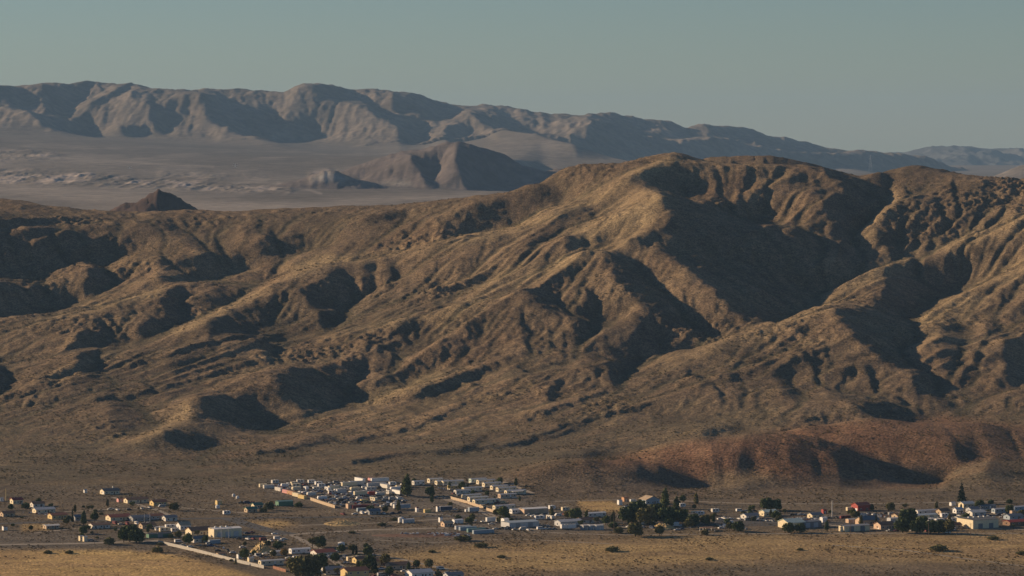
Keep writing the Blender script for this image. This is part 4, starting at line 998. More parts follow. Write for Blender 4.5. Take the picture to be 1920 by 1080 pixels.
def tree_kind(k):
    if k in TREES: return TREES[k]
    rr = random.Random(hash(k) % 97 if isinstance(k, int) else sum(map(ord, k)))
    if k == 'round': lob = [(0, 0, 3.6, 2.6, 2.6, 2.4), (1.3, .4, 3.0, 1.7, 1.7, 1.6), (-1.4, -.5, 3.2, 1.6, 1.7, 1.5), (.3, -1.0, 4.6, 1.5, 1.5, 1.3)]; n, lf = 900, .42; tr = trunk_mb(3.4, .25, 5, 3)
    elif k == 'wide': lob = [(0, 0, 4.0, 2.8, 2.6, 2.2), (2.7, .5, 3.3, 2.1, 2.0, 1.9), (-2.6, -.2, 3.4, 2.2, 2.1, 1.9), (1.0, -.8, 5.4, 1.8, 1.7, 1.4), (-1.4, .8, 5.1, 1.6, 1.6, 1.3), (0, -1.5, 2.2, 3.4, 1.6, 1.5)]; n, lf = 1500, .45; tr = trunk_mb(4.0, .38, 8, 5)
    elif k == 'tall': lob = [(0, 0, 3.4, 1.9, 1.9, 2.6), (.4, .2, 6.2, 1.5, 1.5, 2.2), (-.7, -.3, 4.6, 1.4, 1.4, 1.8), (.2, .1, 8.0, .9, .9, 1.5)]; n, lf = 1000, .40; tr = trunk_mb(6.5, .3, 6, 7, .35)
    elif k == 'cypress': lob = [(0, 0, .9 + i * 1.05, .85 - i * .095, .85 - i * .095, .95) for i in range(7)]; n, lf = 520, .28; tr = trunk_mb(6.5, .16, 0, 9)
    elif k == 'pine': lob = [(0, 0, 1.6 + i * 1.5, 2.3 - i * .33, 2.3 - i * .33, .95) for i in range(7)]; n, lf = 800, .38; tr = trunk_mb(10.5, .25, 0, 9)
    elif k == 'low': lob = [(0, 0, 1.2, 2.0, 1.6, 1.2), (1.3, .2, 1.0, 1.2, 1.1, .9), (-1.3, 0, 1.1, 1.2, 1.2, .9)]; n, lf = 420, .33; tr = trunk_mb(1.3, .14, 5, 11, .9)
    elif k == 'sparse': lob = [(0, 0, 4.2, 2.4, 2.2, 1.7), (1.8, .2, 5.0, 1.3, 1.3, 1.0), (-1.8, 0, 4.6, 1.3, 1.3, 1.0)]; n, lf = 380, .40; tr = trunk_mb(4.6, .24, 9, 13, .6)
    TREES[k] = (crown_mesh(k + '_crown', lob, n, lf, 5), tr.mesh(k + '_trunk')); return TREES[k]
def tree(label, px, py, kind='round', leaf='dark', size=1.0, group='trees among the houses', sx=1.0):
    cm, tm = tree_kind(kind)
    t = thing('tree', label, 'tree', px, py, R.uniform(0, .6), group)
    size *= 1.32 if (1160 < px < 1310 or 1680 < px < 1790) else 1.15
    put('crown', cm, LEAF[leaf], t, scale=(size * sx, size, size * (.55 if 'fields' in group else 1))); put('trunk', tm, MAT['bark'], t, scale=(size, size, size))
    return t
def strip_road(name, pts, width, mat, lift=.05, kerb=False):
    P = []
    for (xa, ya), (xb, yb) in zip(pts[:-1], pts[1:]):
        p = spot(xa, ya); q = spot(xb, yb); n = max(2, int(math.hypot(q[0] - p[0], q[1] - p[1]) / 8))
        for i in range(n): P.append((p[0] + (q[0] - p[0]) * i / n, p[1] + (q[1] - p[1]) * i / n))
    P.append(spot(*pts[-1])[:2]); v = []; f = []
    for i, (x, y) in enumerate(P):
        a = P[max(0, i - 2)]; b = P[min(len(P) - 1, i + 2)]; d = Vector((b[0] - a[0], b[1] - a[1])).normalized(); nx, ny = -d.y, d.x
        for s in (-.5, -.17, .17, .5):
            X_, Y_ = x + nx * width * s, y + ny * width * s; v.append((X_, Y_, ground(X_, Y_) + lift))
    for i in range(len(P) - 1):
        for k in range(3): a = i * 4 + k; f.append((a, a + 1, a + 5, a + 4))
    me = bpy.data.meshes.new(name); me.from_pydata(v, [], f); me.materials.append(mat); me.update()
    for p in me.polygons: p.use_smooth = True
    o = bpy.data.objects.new(name, me); C.collection.objects.link(o); o['kind'] = 'structure'; return o

# ================================================================ roads
strip_road('road_west', [(-300,1026),(0,1021.5),(150,1019),(300,1014)], 9, MAT['dirt'])
strip_road('road_main', [(-300,990),(0,982),(150,977),(300,973),(450,971.5),(640,969.5),(900,967.5),(1060,972),(1180,982),(1330,984),(1480,985),(1600,981)], 9, MAT['asphalt'], .07)
strip_road('road_junction', [(430,972.5),(470,985),(500,994),(545,1002)], 13, MAT['asphalt'], .10)
strip_road('road_south', [(300,1002),(420,1008),(545,1002),(700,993),(840,990)], 8, MAT['dirt'])
strip_road('road_camp', [(820,930),(860,944),(910,962),(960,985),(1000,994)], 7, MAT['dirt'], .09)
strip_road('road_east', [(1320,972),(1480,972),(1640,966),(1780,962),(2100,958)], 8, MAT['asphalt'], .08)
strip_road('yard_pavement', [(1340,978),(1400,979),(1465,979)], 26, MAT['asphalt'], .12)
strip_road('field_track', [(1560,1022),(1700,1032),(1830,1050),(2000,1072)], 3.2, MAT['dirt'])
strip_road('field_path', [(1000,998),(1150,1003),(1400,1001),(1600,1000),(1920,1000)], 4, MAT['dirt'], .06)

for nm, pts, w in [('dirt_track', [(120, 960), (200, 955), (340, 952), (460, 962)], 4), ('dirt_track', [(60, 1000), (130, 992), (210, 990), (300, 1003)], 4), ('dirt_track', [(210, 932), (300, 958), (330, 972)], 4), ('dirt_track', [(600, 1042), (680, 1036), (760, 1050), (860, 1072)], 4), ('dirt_track', [(545, 1002), (600, 1030), (640, 1062), (700, 1100)], 5), ('dirt_track', [(770, 960), (840, 966), (930, 969)], 4), ('dirt_track', [(985, 969), (1100, 976), (1180, 990)], 4), ('dirt_track', [(1040, 940), (1200, 936), (1400, 944), (1600, 945), (1900, 940)], 4), ('dirt_track', [(1470, 975), (1560, 985), (1650, 992)], 5), ('dirt_track', [(1690, 960), (1760, 972), (1800, 990), (1920, 993)], 5), ('dirt_track', [(820, 898), (900, 899), (960, 908), (1000, 925)], 4), ('dirt_track', [(560, 985), (700, 981), (850, 972)], 4), ('dirt_track', [(700, 1012), (800, 1018), (960, 1010), (1150, 1020)], 2.6)]:
    strip_road(nm, pts, w, MAT['dirt'], .03)

# ================================================================ west side
house('cream house with dark grey roof, highest and alone on the slope', 206, 926, 13, 9, 2.8, 'cream', 'darkgrey', 1.6, garage=True, chimney=True)
shed('tiny white shed left of the highest house', 160, 924, 2.2, 2.2, 2.2, 'white')
house('cream bungalow with brown roof below the highest house', 255, 942, 17, 8, 2.6, 'cream', 'brown', 1.3)
shed('faded pink shed at the left end of the brown roofed bungalow', 225, 941, 4, 4, 2.4, 'pink', 'brown')
house('yellowish house with rust brown roof, right of the brown bungalow', 297, 947, 11, 8, 2.7, 'yellow', 'rust', 1.5)
house('red roofed house near the left edge, cream gable lit', 31, 944, 8, 7, 3.0, 'cream', 'red', 1.5)
shed('white shed cut by the left edge beside the red roof', 2, 940, 3, 3, 2.4, 'white')
house('long white house with pale roof units in the west cluster', 82, 961, 15, 8, 2.7, 'cream', 'lightgrey', 1.2)
house('tan house with orange brown roof beside a cypress', 108, 972, 12, 9, 2.8, 'yellow', 'rust', 1.3)
house('low flat tan house beneath the orange brown roof', 96, 991, 10, 7, 2.4, 'tan', 'offwhite', .6)
shed('small white shed alone at the left edge beside bare ground', 9, 994, 3, 3.2, 2.6, 'white', 'brown')
house('red brown roofed house with cream end wall, beneath the bungalows', 222, 975, 16, 10, 2.7, 'cream', 'redroof', 1.6)
house('grey house with low slate roof right of the red brown roof', 262, 976, 14, 9, 2.6, 'grey', 'slate', 1.4)
house('dark house with rust roof at the end of the grey house', 292, 973, 10, 8, 2.6, 'bluegrey', 'rust', 1.2)
house('brown house behind the round dark trees', 186, 990, 13, 9, 2.6, 'offwhite', 'brown', 1.2)
for i, (x, y, n) in enumerate([(152, 1014, 'left one of two small cream sheds on the pale road'), (159.5, 1015, 'right one of two small cream sheds on the pale road')]):
    shed(n, x, y, 2.6, 3, 3.2, 'cream', 'offwhite', group='cream sheds beside the pale road')
car('silver car parked right of the two cream sheds', 171, 1014, 'car', 'silver')
camper('white camper leftmost in the camper row beside the big western tree', 300, 995, 7, 'white')
camper('cream motorhome second in the camper row beside the big western tree', 309, 997, 8, 'cream', motor=True)
camper('white motorhome behind the camper row, blue stripe', 320, 991, 8, 'white', motor=True)
camper('small white camper at the right end of the camper row', 328, 998, 5.5, 'offwhite')
house('white gabled house between the campers and the warehouse', 344, 992, 8, 8, 3.2, 'white', 'tan', 2.0, 'x')
house('dark brown house with hipped looking tan gable left of the cream warehouse', 372, 1002, 15, 11, 3.2, 'cream', 'brown', 2.2, garage=True)
warehouse('low dark green storage building in front of the campers', 298, 1007, 17, 5, 2.5, 'green', 'darkgrey', nd=1)
warehouse('cream warehouse with grey roller doors beside the road junction', 422, 1005, 21, 10, 5.6, 'cream', 'white', 'lightgrey', nd=3, skylights=3)
car('white van parked at the right end of the brown house', 358, 1002, 'van', 'white')
container('grey container below the cream warehouse beside blue cars', 402, 1019, 8, 'bluegrey')
for i, (x, y, k, c, n) in enumerate([(334, 1017, 'van', 'white', 'white van inside the long boundary wall near its upper end'), (342, 1024, 'pickup', 'offwhite', 'off-white pickup truck inside the boundary wall left of the round tree'), (357, 1026, 'car', 'white', 'white car right below the round tree inside the boundary wall'), (392, 1020, 'car', 'silver', 'silver car left of the grey container'), (396, 1024, 'car', 'blue', 'blue car in front of the grey container'),
      (455, 1000, 'car', 'silver', 'silver car parked right of the cream warehouse'), (463, 1001, 'car', 'darkblue', 'dark blue car second right of the cream warehouse'), (471, 1000, 'pickup', 'maroon', 'maroon pickup truck third right of the cream warehouse'), (515, 1002, 'car', 'white', 'white car driving on the dark road junction'), (455, 1027, 'car', 'white', 'lone white car beneath the sand heap'),
      (520, 1011, 'van', 'white', 'white van behind the sand heap'), (532, 1012, 'car', 'white', 'white car behind the sand heap')]):
    car(n, x, y, k, c)
# central strip left of the salvage yard
shed('small yellow shed left of the dark parked row', 410, 946, 4, 4, 3.0, 'yellow', 'tan')
tank('white round tank beside the small yellow shed', 408, 953, 1.6, 2.2)
tank('left one of two small white tanks on the slope', 438, 931, 1.2, 1.8, group='small white tanks on the slope')
tank('right one of two small white tanks on the slope', 445.5, 935, 1.3, 1.8, group='small white tanks on the slope')
for i, x in enumerate((452, 463, 475)):
    car(['black pickup truck, left end of the dark row on the slope', 'dark blue van in the middle of the dark row on the slope', 'maroon car, right end of the dark row on the slope'][i], x, 944, ['pickup', 'van', 'car'][i], ['black', 'darkblue', 'maroon'][i])
house('small cream cottage behind the leafy tree left of the yard', 482, 953, 7, 6, 2.7, 'cream', 'green', 1.6)
warehouse('long dark green shed under the coloured containers', 533, 948, 12, 6, 3.4, 'green', 'teal', 'green', nd=1)
camper('white camper alone beside the main road', 425, 965, 5.5, 'white')
# containers and trailers along the yard's left boundary
row = [(494, 912, 6, 'cream'), (500, 914, 7, 'cream')]
container('cream container at the upper left corner of the salvage yard', 493, 913, 6, 'cream', 'containers along the salvage yard')
container('second cream container from the upper left corner of the salvage yard', 504, 915, 9, 'offwhite', 'containers along the salvage yard')
side = math.radians(-90)
for x, y, c, n in [(523, 920, 'offwhite', 'off-white container, first of the bright diagonal line at the yard'), (537, 924.5, 'pink', 'pink container in the bright diagonal line at the yard'), (546, 927, 'orange', 'orange container right after the pink one in the diagonal line'), (556, 930.5, 'cream', 'cream container between the orange and yellow ones in the line'), (567, 934.5, 'yellow', 'yellow container ending the bright diagonal line at the yard')]:
    container(n, x, y, 11, c, 'containers along the salvage yard', side)
# board fence on from there
def wall_fence(name, label, pts, h, c, step=6.0, group=None, cat='fence'):
    P = [spot(*p) for p in pts]; t = bpy.data.objects.new(name, None); C.collection.objects.link(t)
    t.location = (P[0][0], P[0][1], P[0][2]); t['label'] = label; t['category'] = cat
    if group: t['group'] = group
    for (xa, ya, za), (xb, yb, zb) in zip(P[:-1], P[1:]):
        d = math.hypot(xb - xa, yb - ya); n = max(1, round(d / step)); ang = math.atan2(yb - ya, xb - xa); l = d / n
        for i in range(n):
            x = xa + (xb - xa) * (i + .5) / n; y = ya + (yb - ya) * (i + .5) / n; z = ground(x, y)
            hh = h * R.uniform(.97, 1.03)
            put('panel', shape(('fence_panel', round(l, 1), h), lambda: MB().box(-l / 2 + .05, l / 2 - .05, -.06, .06, 0, h).box(-l / 2 + .05, l / 2 - .05, -.1, .1, h, h + .08)), MAT[c], t, (x - P[0][0], y - P[0][1], z - P[0][2]), ang + R.uniform(-.01, .01), (1, 1, hh / h))
            x = xa + (xb - xa) * i / n; y = ya + (yb - ya) * i / n
            put('post', shape(('fence_post', h), lambda: MB().box(-.12, .12, -.12, .12, 0, h + .15)), MAT[c], t, (x - P[0][0], y - P[0][1], ground(x, y) - P[0][2]), ang)
    return t
wall_fence('boundary_fence', 'tan board fence running diagonally below the parked wrecks', [(582, 938), (606, 946), (628, 953)], 2.2, 'tan')
wall_fence('boundary_fence', 'tan wall slanting beneath the mobile homes', [(843, 935), (872, 943), (906, 954)], 2.0, 'tan')
wall_fence('boundary_fence', 'short tan wall right above the leafy tree at the camp entrance', [(912, 957), (932, 963)], 2.0, 'tan')
wall_fence('boundary_wall', 'long pale grey beige wall along the golden field', [(297, 1019), (330, 1026), (372, 1036), (420, 1048), (455, 1057), (495, 1066)], 2.0, 'concrete', 8, cat='wall')
wall_fence('boundary_fence', 'low rust fence ending the beige wall beside the bottom houses', [(512, 1066), (536, 1073)], 1.8, 'rust')
# salvage yard
ORD = ['first', 'second', 'third', 'fourth', 'fifth', 'sixth', 'seventh', 'eighth', 'ninth', 'tenth', 'eleventh', 'twelfth', 'thirteenth', 'fourteenth', 'fifteenth', 'sixteenth', 'seventeenth', 'eighteenth', 'nineteenth', 'twentieth', 'twenty-first', 'twenty-second', 'twenty-third', 'twenty-fourth']
NAMEOF = dict(white='white', offwhite='off-white', silver='silver', black='black', darkblue='dark blue', maroon='maroon', blue='blue', grey='grey', cream='cream', slate='slate grey', red='red')
yy = 906.5; row_i = 0
while yy < 953:
    xl = 512 + max(0, (yy - 906)) * 2.9; xr = 762 - max(0, yy - 940) * 1.6; x = xl + R.uniform(0, 6); k = 0
    big_row = row_i in (2, 4, 7)
    while x < xr:
        if R.random() < .86 and k < 24 and not (688 < x < 735 and 905 < yy < 912) and not (646 < x < 700 and yy > 944):
            q = R.random(); c = R.choice(['white', 'white', 'silver', 'black', 'darkblue', 'maroon', 'blue', 'grey', 'white', 'offwhite', 'black', 'silver'])
            rz = R.choice([0, 0, math.pi, side, 0]) + R.uniform(-.12, .12)
            kn = 'camper' if q > (.86 if not big_row else .6) else 'van' if q > .72 else 'pickup' if q > .5 else 'car'
            if kn == 'camper': c = R.choice(['white', 'cream', 'offwhite'])
            lab = '%s %s, %s from the left in the %s row of the salvage yard' % (NAMEOF[c], {'car': 'car', 'pickup': 'pickup', 'van': 'van', 'camper': 'camper'}[kn], ORD[k], ORD[row_i])
            jy = yy + R.uniform(-.5, .5)
            if kn == 'camper': camper(lab, x, jy, R.choice([6, 7.5, 9]), c, 'wrecks and campers in the salvage yard', rz); x += 8
            else: car(lab, x, jy, kn, c, 'wrecks and campers in the salvage yard', rz)
            k += 1
        x += R.uniform(10.5, 15)
    yy += 3.35; row_i += 1
container('red container inside the yard between white trailers', 696, 928, 6, 'red')
container('long dark red container at the lower edge of the yard', 676, 953, 14, 'maroon')
shed('peach shed left of the dark red container', 655, 953, 4, 4, 3.2, 'peach', 'tan')
container('grey container in front of the dark red one', 680, 958.5, 9, 'bluegrey')
container('cream container standing amid wrecks above the dark red container', 683, 942, 6, 'yellow')
trailer('white box trailer with pink front end at the yard\'s back edge', 712, 905, 15, 'white')
shed('bright pink shed at the back edge of the yard', 695, 905, 3.2, 4, 3.6, 'pink', 'pink')
for x, y, L, c, n in [(675, 905, 15, 'white', 'white trailer slanting at the yard\'s back edge, left of the pink shed'), (655, 913, 13, 'cream', 'cream trailer in the middle back of the yard'), (668, 911, 12, 'offwhite', 'off-white trailer beside the cream one in the yard'), (626, 920, 9, 'cream', 'cream trailer near the yard\'s middle, end wall lit'), (676, 930, 11, 'cream', 'cream trailer left of the red container'),
                      (706, 914, 16, 'silver', 'silver trailer behind the red container'), (722, 917, 13, 'offwhite', 'pale trailer slanting right of the red container'), (745, 928, 14, 'white', 'white trailer at the right end of the yard next to the tree'), (640, 926, 8, 'lightgrey', 'light grey trailer right of the lit cream one')]:
    trailer(n, x, y, L, c, 'box trailers in the salvage yard', side if n.startswith(('pale', 'white trailer slanting', 'white trailer at')) else 0)
# between yard and park
for x, y, L, c, n in [(756, 955, 11, 'bluegrey', 'blue grey trailer beside the main road below the dark tree'), (745, 955, 6, 'white', 'white trailer end, leftmost on the road below the dark tree')]:
    trailer(n, x, y, L, c)
container('yellow container beside the main road', 801, 961, 5, 'yellow')
shed('narrow white shed left of the yellow container', 782, 960, 2, 2.4, 3.2, 'white', 'red')
shed('narrow white shed with reddish top right of the yellow container', 821, 959, 2, 2.4, 3.6, 'white', 'redroof')
trailer('dark blue trailer right of the yellow container', 836, 959, 10, 'darkblue')
car('white car at the right end of the dark blue trailer', 852, 956, 'car', 'white')
trailer('grey trailer with white end on the road below the tan wall', 888, 961, 8, 'bluegrey')
car('white car left of the grey trailer on the road', 878, 960, 'van', 'white')
tank('white round tank with grey shed, below the main road', 752, 980, 2.2, 3.6)
shed('grey shed right behind the white round tank', 764, 980, 9, 5, 2.6, 'lightgrey', 'silver')
# ================================================================ mobile home park, row by row from the back
PARK = 'mobile homes in the park'
park = [
 (784, 909, 9, 'offwhite', 'lightgrey', 'short mobile home at the left back of the park beside the dark tree'),
 (816, 904.5, 12, 'cream', 'offwhite', 'cream mobile home, leftmost of the back row'),
 (829, 908.5, 11, 'cream', 'lightgrey', 'cream mobile home below the leftmost one of the back row'),
 (848, 908.5, 18, 'cream', 'lightgrey', 'long cream mobile home, second in the back row'),
 (857, 917, 15, 'yellow', 'offwhite', 'yellowish mobile home left of the small dark tree in the park'),
 (885, 921, 16, 'cream', 'lightgrey', 'mobile home right of the small dark tree in the park'),
 (896, 904.5, 14, 'greenwhite', 'lightgrey', 'pale green mobile home in the back row'),
 (911, 907, 15, 'cream', 'silver', 'cream mobile home just right of the pale green one'),
 (922, 912, 15, 'cream', 'lightgrey', 'cream mobile home, third step down the right column'),
 (936, 917.5, 14, 'cream', 'lightgrey', 'cream mobile home, fourth step down the right column'),
 (949, 921, 16, 'cream', 'silver', 'cream mobile home, fifth step down the right column'),
 (884, 934.5, 15, 'cream', 'lightgrey', 'mobile home, top of the middle column'),
 (896, 939, 16, 'cream', 'offwhite', 'mobile home, second in the middle column'),
 (908, 944, 18, 'cream', 'lightgrey', 'mobile home, third in the middle column'),
 (945, 955, 17, 'cream', 'lightgrey', 'mobile home, lowest of the middle column'),
 (951, 933.5, 14, 'peach', 'lightgrey', 'peach fronted mobile home between the two columns'),
 (867, 926, 13, 'offwhite', 'silver', 'off-white mobile home between the columns beneath the yellowish one'),
 (968, 962.5, 9, 'white', 'white', 'short white mobile home below the slanted pale roof'),
 (1117, 969, 15, 'white', 'white', 'long white mobile home right of the green tree'),
]
for x, y, L, w, r, n in park: mobile_home(n, x, y, L, 4.4, w, r, PARK)
mobile_home('mobile home with a white awning at the right end of the park', 966, 926.5, 17, 4.4, 'cream', 'lightgrey', PARK, awning=True)
warehouse('open sided shelter with slanted white roof and tan wall', 1000, 962, 20, 9, 3.6, 'peach', 'white', 'tan', nd=2)
for x, y, c, k, n in [(906, 951, 'cream', 'van', 'cream van under the middle column of mobile homes'), (933, 938, 'white', 'car', 'white car in front of the peach fronted mobile home'), (941, 943, 'cream', 'van', 'cream van between the two park columns'), (864, 921, 'white', 'car', 'white car beside the mobile home right of the small dark tree'), (961, 950, 'peach', 'van', 'tan van at the right end of the lowest mobile home')]:
    car(n, x, y, k, c)
camper('small white camper on open ground right of the shelter', 1035, 955, 5, 'white', 'campers right of the shelter')
camper('cream camper left of the green tree', 1060, 958, 6, 'cream', 'campers right of the shelter')
camper('white motorhome below the shelter, left of the pickup', 1012, 974, 8, 'white', None, 0, True)
camper('white motorhome parked diagonally below the shelter', 1032, 974, 8.5, 'offwhite', None, side, True)
# south of the road
warehouse('wide grey flat roofed building with a white end bay', 975, 987, 24, 13, 3.6, 'lightgrey', 'bluegrey', 'grey', nd=2)
shed('white end shed of the wide grey building', 947, 984, 4, 5, 4.4, 'white', 'white')
car('black pickup truck in front of the white end shed', 951, 991, 'pickup', 'black')
trailer('white box trailer left of the wide grey building', 920, 980, 7, 'white')
car('white car left of the white box trailer', 907, 979, 'car', 'white')
car('silver car below the white box trailer', 922, 984, 'pickup', 'silver')
car('white car between the trailer and the grey building', 936, 978, 'van', 'white')
for x, y, L, c, n in [(868, 992, 12, 'lightgrey', 'grey trailer, leftmost of the row above the junk bank'), (877, 994, 13, 'bluegrey', 'blue grey trailer with white end, second above the junk bank'), (893, 997, 14, 'teal', 'teal fronted trailer, third above the junk bank'), (906, 1000, 16, 'bluegrey', 'long blue grey trailer, lowest above the junk bank')]:
    container(n, x, y, L, c, 'trailers above the junk bank', name='storage_trailer')
house('tan lit cottage left of the trailers above the junk bank', 838, 987, 7, 6, 2.7, 'peach', 'tan', 1.2)
shed('narrow white shed at the left of the tan lit cottage', 826, 979, 2.2, 2.6, 3.2, 'white')
shed('white roofed shed right of the tan lit cottage', 858, 981, 7, 4, 2.6, 'white', 'white')
house('white building with four roof ridges left of the big trees', 1066, 985, 18, 9, 3.2, 'lightgrey', 'lightgrey', 1.1)
for i, x in enumerate((1052, 1057.5, 1063)):
    trailer(['white trailer end, left of three below the white building', 'white trailer end, middle of three below the white building', 'white trailer end, right of three below the white building'][i], x + 8, 993, 7, 'white', 'white trailers below the white building')
for i, (x, c) in enumerate(((1098, 'grey'), (1110, 'bluegrey'), (1122, 'lightgrey'))):
    shed(['grey shed, left of three by the pole', 'blue grey shed, middle of three by the pole', 'light grey shed, right of three by the pole'][i], x, 993, 6, 5, 3.2, c, 'offwhite', 'sheds beside the tall pole')
for i, (x, k, c) in enumerate(((1013, 'van', 'white'), (1023, 'pickup', 'white'), (1031, 'car', 'silver'), (1040, 'car', 'slate'))):
    car(['white van, first of the row right of the grey building', 'white pickup, second of the row right of the grey building', 'silver car, third of the row right of the grey building', 'slate grey car ending the row right of the grey building'][i], x, 993, k, c)
# ================================================================ east side
house('grey gabled house half hidden behind the tree clump', 1218, 944, 12, 10, 3.4, 'bluegrey', 'tan', 2.4, 'y')
shed('white shed at the upper left of the tree clump', 1162, 947, 3, 3, 3.6, 'white')
shed('orange shed right behind the white shed', 1172, 940, 4, 4, 3, 'orange', 'rust')
car('white van above the tree clump left of the grey gabled house', 1187, 941, 'van', 'white')
car('white car glinting in the middle of the tree clump', 1242, 964, 'car', 'white')
camper('white camper at the right rim of the tree clump', 1279, 951, 5, 'white')
container('white container end below the tree clump', 1266, 986, 5, 'white')
tank('white round tank among trees below the clump', 1207, 983, 1.6, 2.4)
camper('cream camper, left of two right of the tree clump', 1303, 966, 5.5, 'cream', 'campers right of the tree clump')
camper('white camper, right of two right of the tree clump', 1313, 966, 6, 'white', 'campers right of the tree clump')
camper('white camper on the pale yard further right of the clump', 1341, 961, 6, 'offwhite', 'campers right of the tree clump')
def carport(label, px, py, L=10, D=5):
    t = thing('carport', label, 'carport', px, py)
    put('roof', shape('cpo_roof', lambda: MB().box(-L / 2, L / 2, -D / 2, D / 2, 2.7, 2.9)), MAT['brown'], t)
    for sx in (-1, 0, 1):
        for sy in (-1, 1): put('post', shape('cpo_post', lambda: MB().box(-.12, .12, -.12, .12, 0, 2.7)), MAT['white'], t, (sx * (L / 2 - .3), sy * (D / 2 - .3), 0))
carport('open brown carport on white posts between shrubs', 1326, 996)
car('white car right of the open carport', 1352, 991, 'car', 'white')
camper('white camper behind the tree right of the carport', 1366, 984, 7, 'white')
for i, (x, k, c) in enumerate(((1386, 'van', 'white'), (1393, 'car', 'black'), (1400, 'car', 'silver'), (1407, 'pickup', 'slate'), (1414, 'car', 'black'))):
    car('%s %s, %s from the left in the row beneath the red hill' % (NAMEOF[c], k, ORD[i]), x, 959 + (i % 2) * 2, k, c, 'cars parked beneath the red hill')
house('white house with pale roof at the foot of the big round tree', 1441, 967, 11, 9, 3.2, 'cream', 'greenwhite', 1.3)
house('large white gabled house with tall front beside the dark long roof', 1484, 989, 14, 14, 4.2, 'cream', 'greenwhite', 2.2, nw=4)
warehouse('long dark grey building behind the large white gabled house', 1516, 988, 16, 9, 4.2, 'slate', 'slate', 'bluegrey', nd=2)
for i, (x, k, c) in enumerate(((1485, 'car', 'black'), (1493, 'car', 'darkblue'), (1501, 'pickup', 'silver'), (1510, 'car', 'silver'), (1522, 'car', 'black'))):
    car('%s %s, %s in the row behind the large white gabled house' % (NAMEOF[c], k, ORD[i]), x, 966, k, c, 'cars behind the large white house')
shed('white box shed beside the long dark grey building', 1544, 979, 4, 4, 3.4, 'white', 'white')
pole('tall slim white mast standing right of the dark grey building', 1560, 969, 12, 0, 'white', .28, None, 'white_mast', 'mast')
shed('small red and white shed left of the white mast', 1545, 963, 3, 3, 3, 'red', 'redroof')
house('red barn with dark door and white roof edge', 1614, 957, 11, 9, 4.2, 'red', 'redroof', 1.8, 'x', 2, garage=True, name='barn', cat='barn')
container('cream container at the left side of the red barn', 1594, 957, 6, 'cream')
for i in range(9):
    k = ['car', 'pickup', 'van', 'car', 'car', 'pickup', 'car', 'van', 'car'][i]; c = ['silver', 'black', 'white', 'slate', 'white', 'darkblue', 'black', 'grey', 'white'][i]
    car('%s %s, %s from the left in the scattered line below the red barn' % (NAMEOF[c], k, ORD[i]), 1598 + i * 10.5, 964 + (i * 7 % 3) * 1.6, k, c, 'cars scattered below the red barn')
house('peach gabled house with grey roof, below the red barn', 1626, 983, 14, 10, 3.6, 'peach', 'slate', 2.2)
shed('peach shed left of the peach gabled house', 1597, 980, 8, 4, 2.6, 'peach', 'offwhite')
warehouse('long low building with bright cream end at the field edge', 1602, 995, 22, 7, 3.8, 'cream', 'grey', 'slate', nd=2)
house('orange brown house left of the dark tree row', 1658, 991, 12, 9, 3.2, 'peach', 'brown', 1.8)
car('white car in front of the orange brown house', 1652, 992, 'car', 'white')
shed('white roofed shed between the orange brown house and the dark trees', 1674, 979, 7, 5, 3, 'lightgrey', 'offwhite')
warehouse('white fronted long building behind the dark tree row', 1733, 975, 18, 8, 4, 'cream', 'bluegrey', nd=2)
mobile_home('pale mobile home behind the white fronted long building', 1737, 964, 18, 4.4, 'offwhite', 'lightgrey')
house('small tan house right of the pale mobile home', 1768, 965, 8, 7, 3, 'tan', 'brown', 1.6)
camper('white camper, upper one right of the dark tree row', 1771, 970, 6.5, 'white', 'white campers by the dark tree row')
camper('white camper, middle one right of the dark tree row', 1762, 980, 7.5, 'white', 'white campers by the dark tree row')
camper('white camper, rightmost by the dark tree row', 1785, 979, 7, 'offwhite', 'white campers by the dark tree row')
camper('white camper, leftmost among the dark trees', 1745, 979, 6, 'white', 'white campers by the dark tree row')
warehouse('large cream warehouse with blank lit wall and roof vents', 1833, 988, 22, 20, 6.2, 'cream', 'darkgrey', 'slate', nd=2, skylights=4)
house('white house below the tall dark conifer', 1812, 951, 10, 7, 3, 'cream', 'offwhite', 1.3)
house('small white hut under the white house', 1796, 962, 6, 5, 3, 'white', 'lightgrey', 1.2)
shed('white shed up the slope left of the tall conifer', 1786, 948, 4, 3, 2.4, 'white')
mobile_home('dark roofed mobile home right of the white hut', 1850, 955, 14, 4.6, 'slate', 'slate')
mobile_home('light grey mobile home, lower of the pair at the right', 1880, 961, 17, 4.6, 'bluegrey', 'lightgrey')
mobile_home('light mobile home cut by the right edge', 1914, 957, 15, 4.6, 'bluegrey', 'lightgrey')
shed('peach shed below the pale mobile homes at the right', 1899, 967, 3.5, 3, 3.6, 'peach', 'tan')
house('low red roofed house at the right edge beside the cream warehouse', 1904, 984, 16, 9, 2.6, 'brown', 'red', 1.2)
car('white car at the field edge under the dark tree row', 1776, 1000, 'van', 'white')
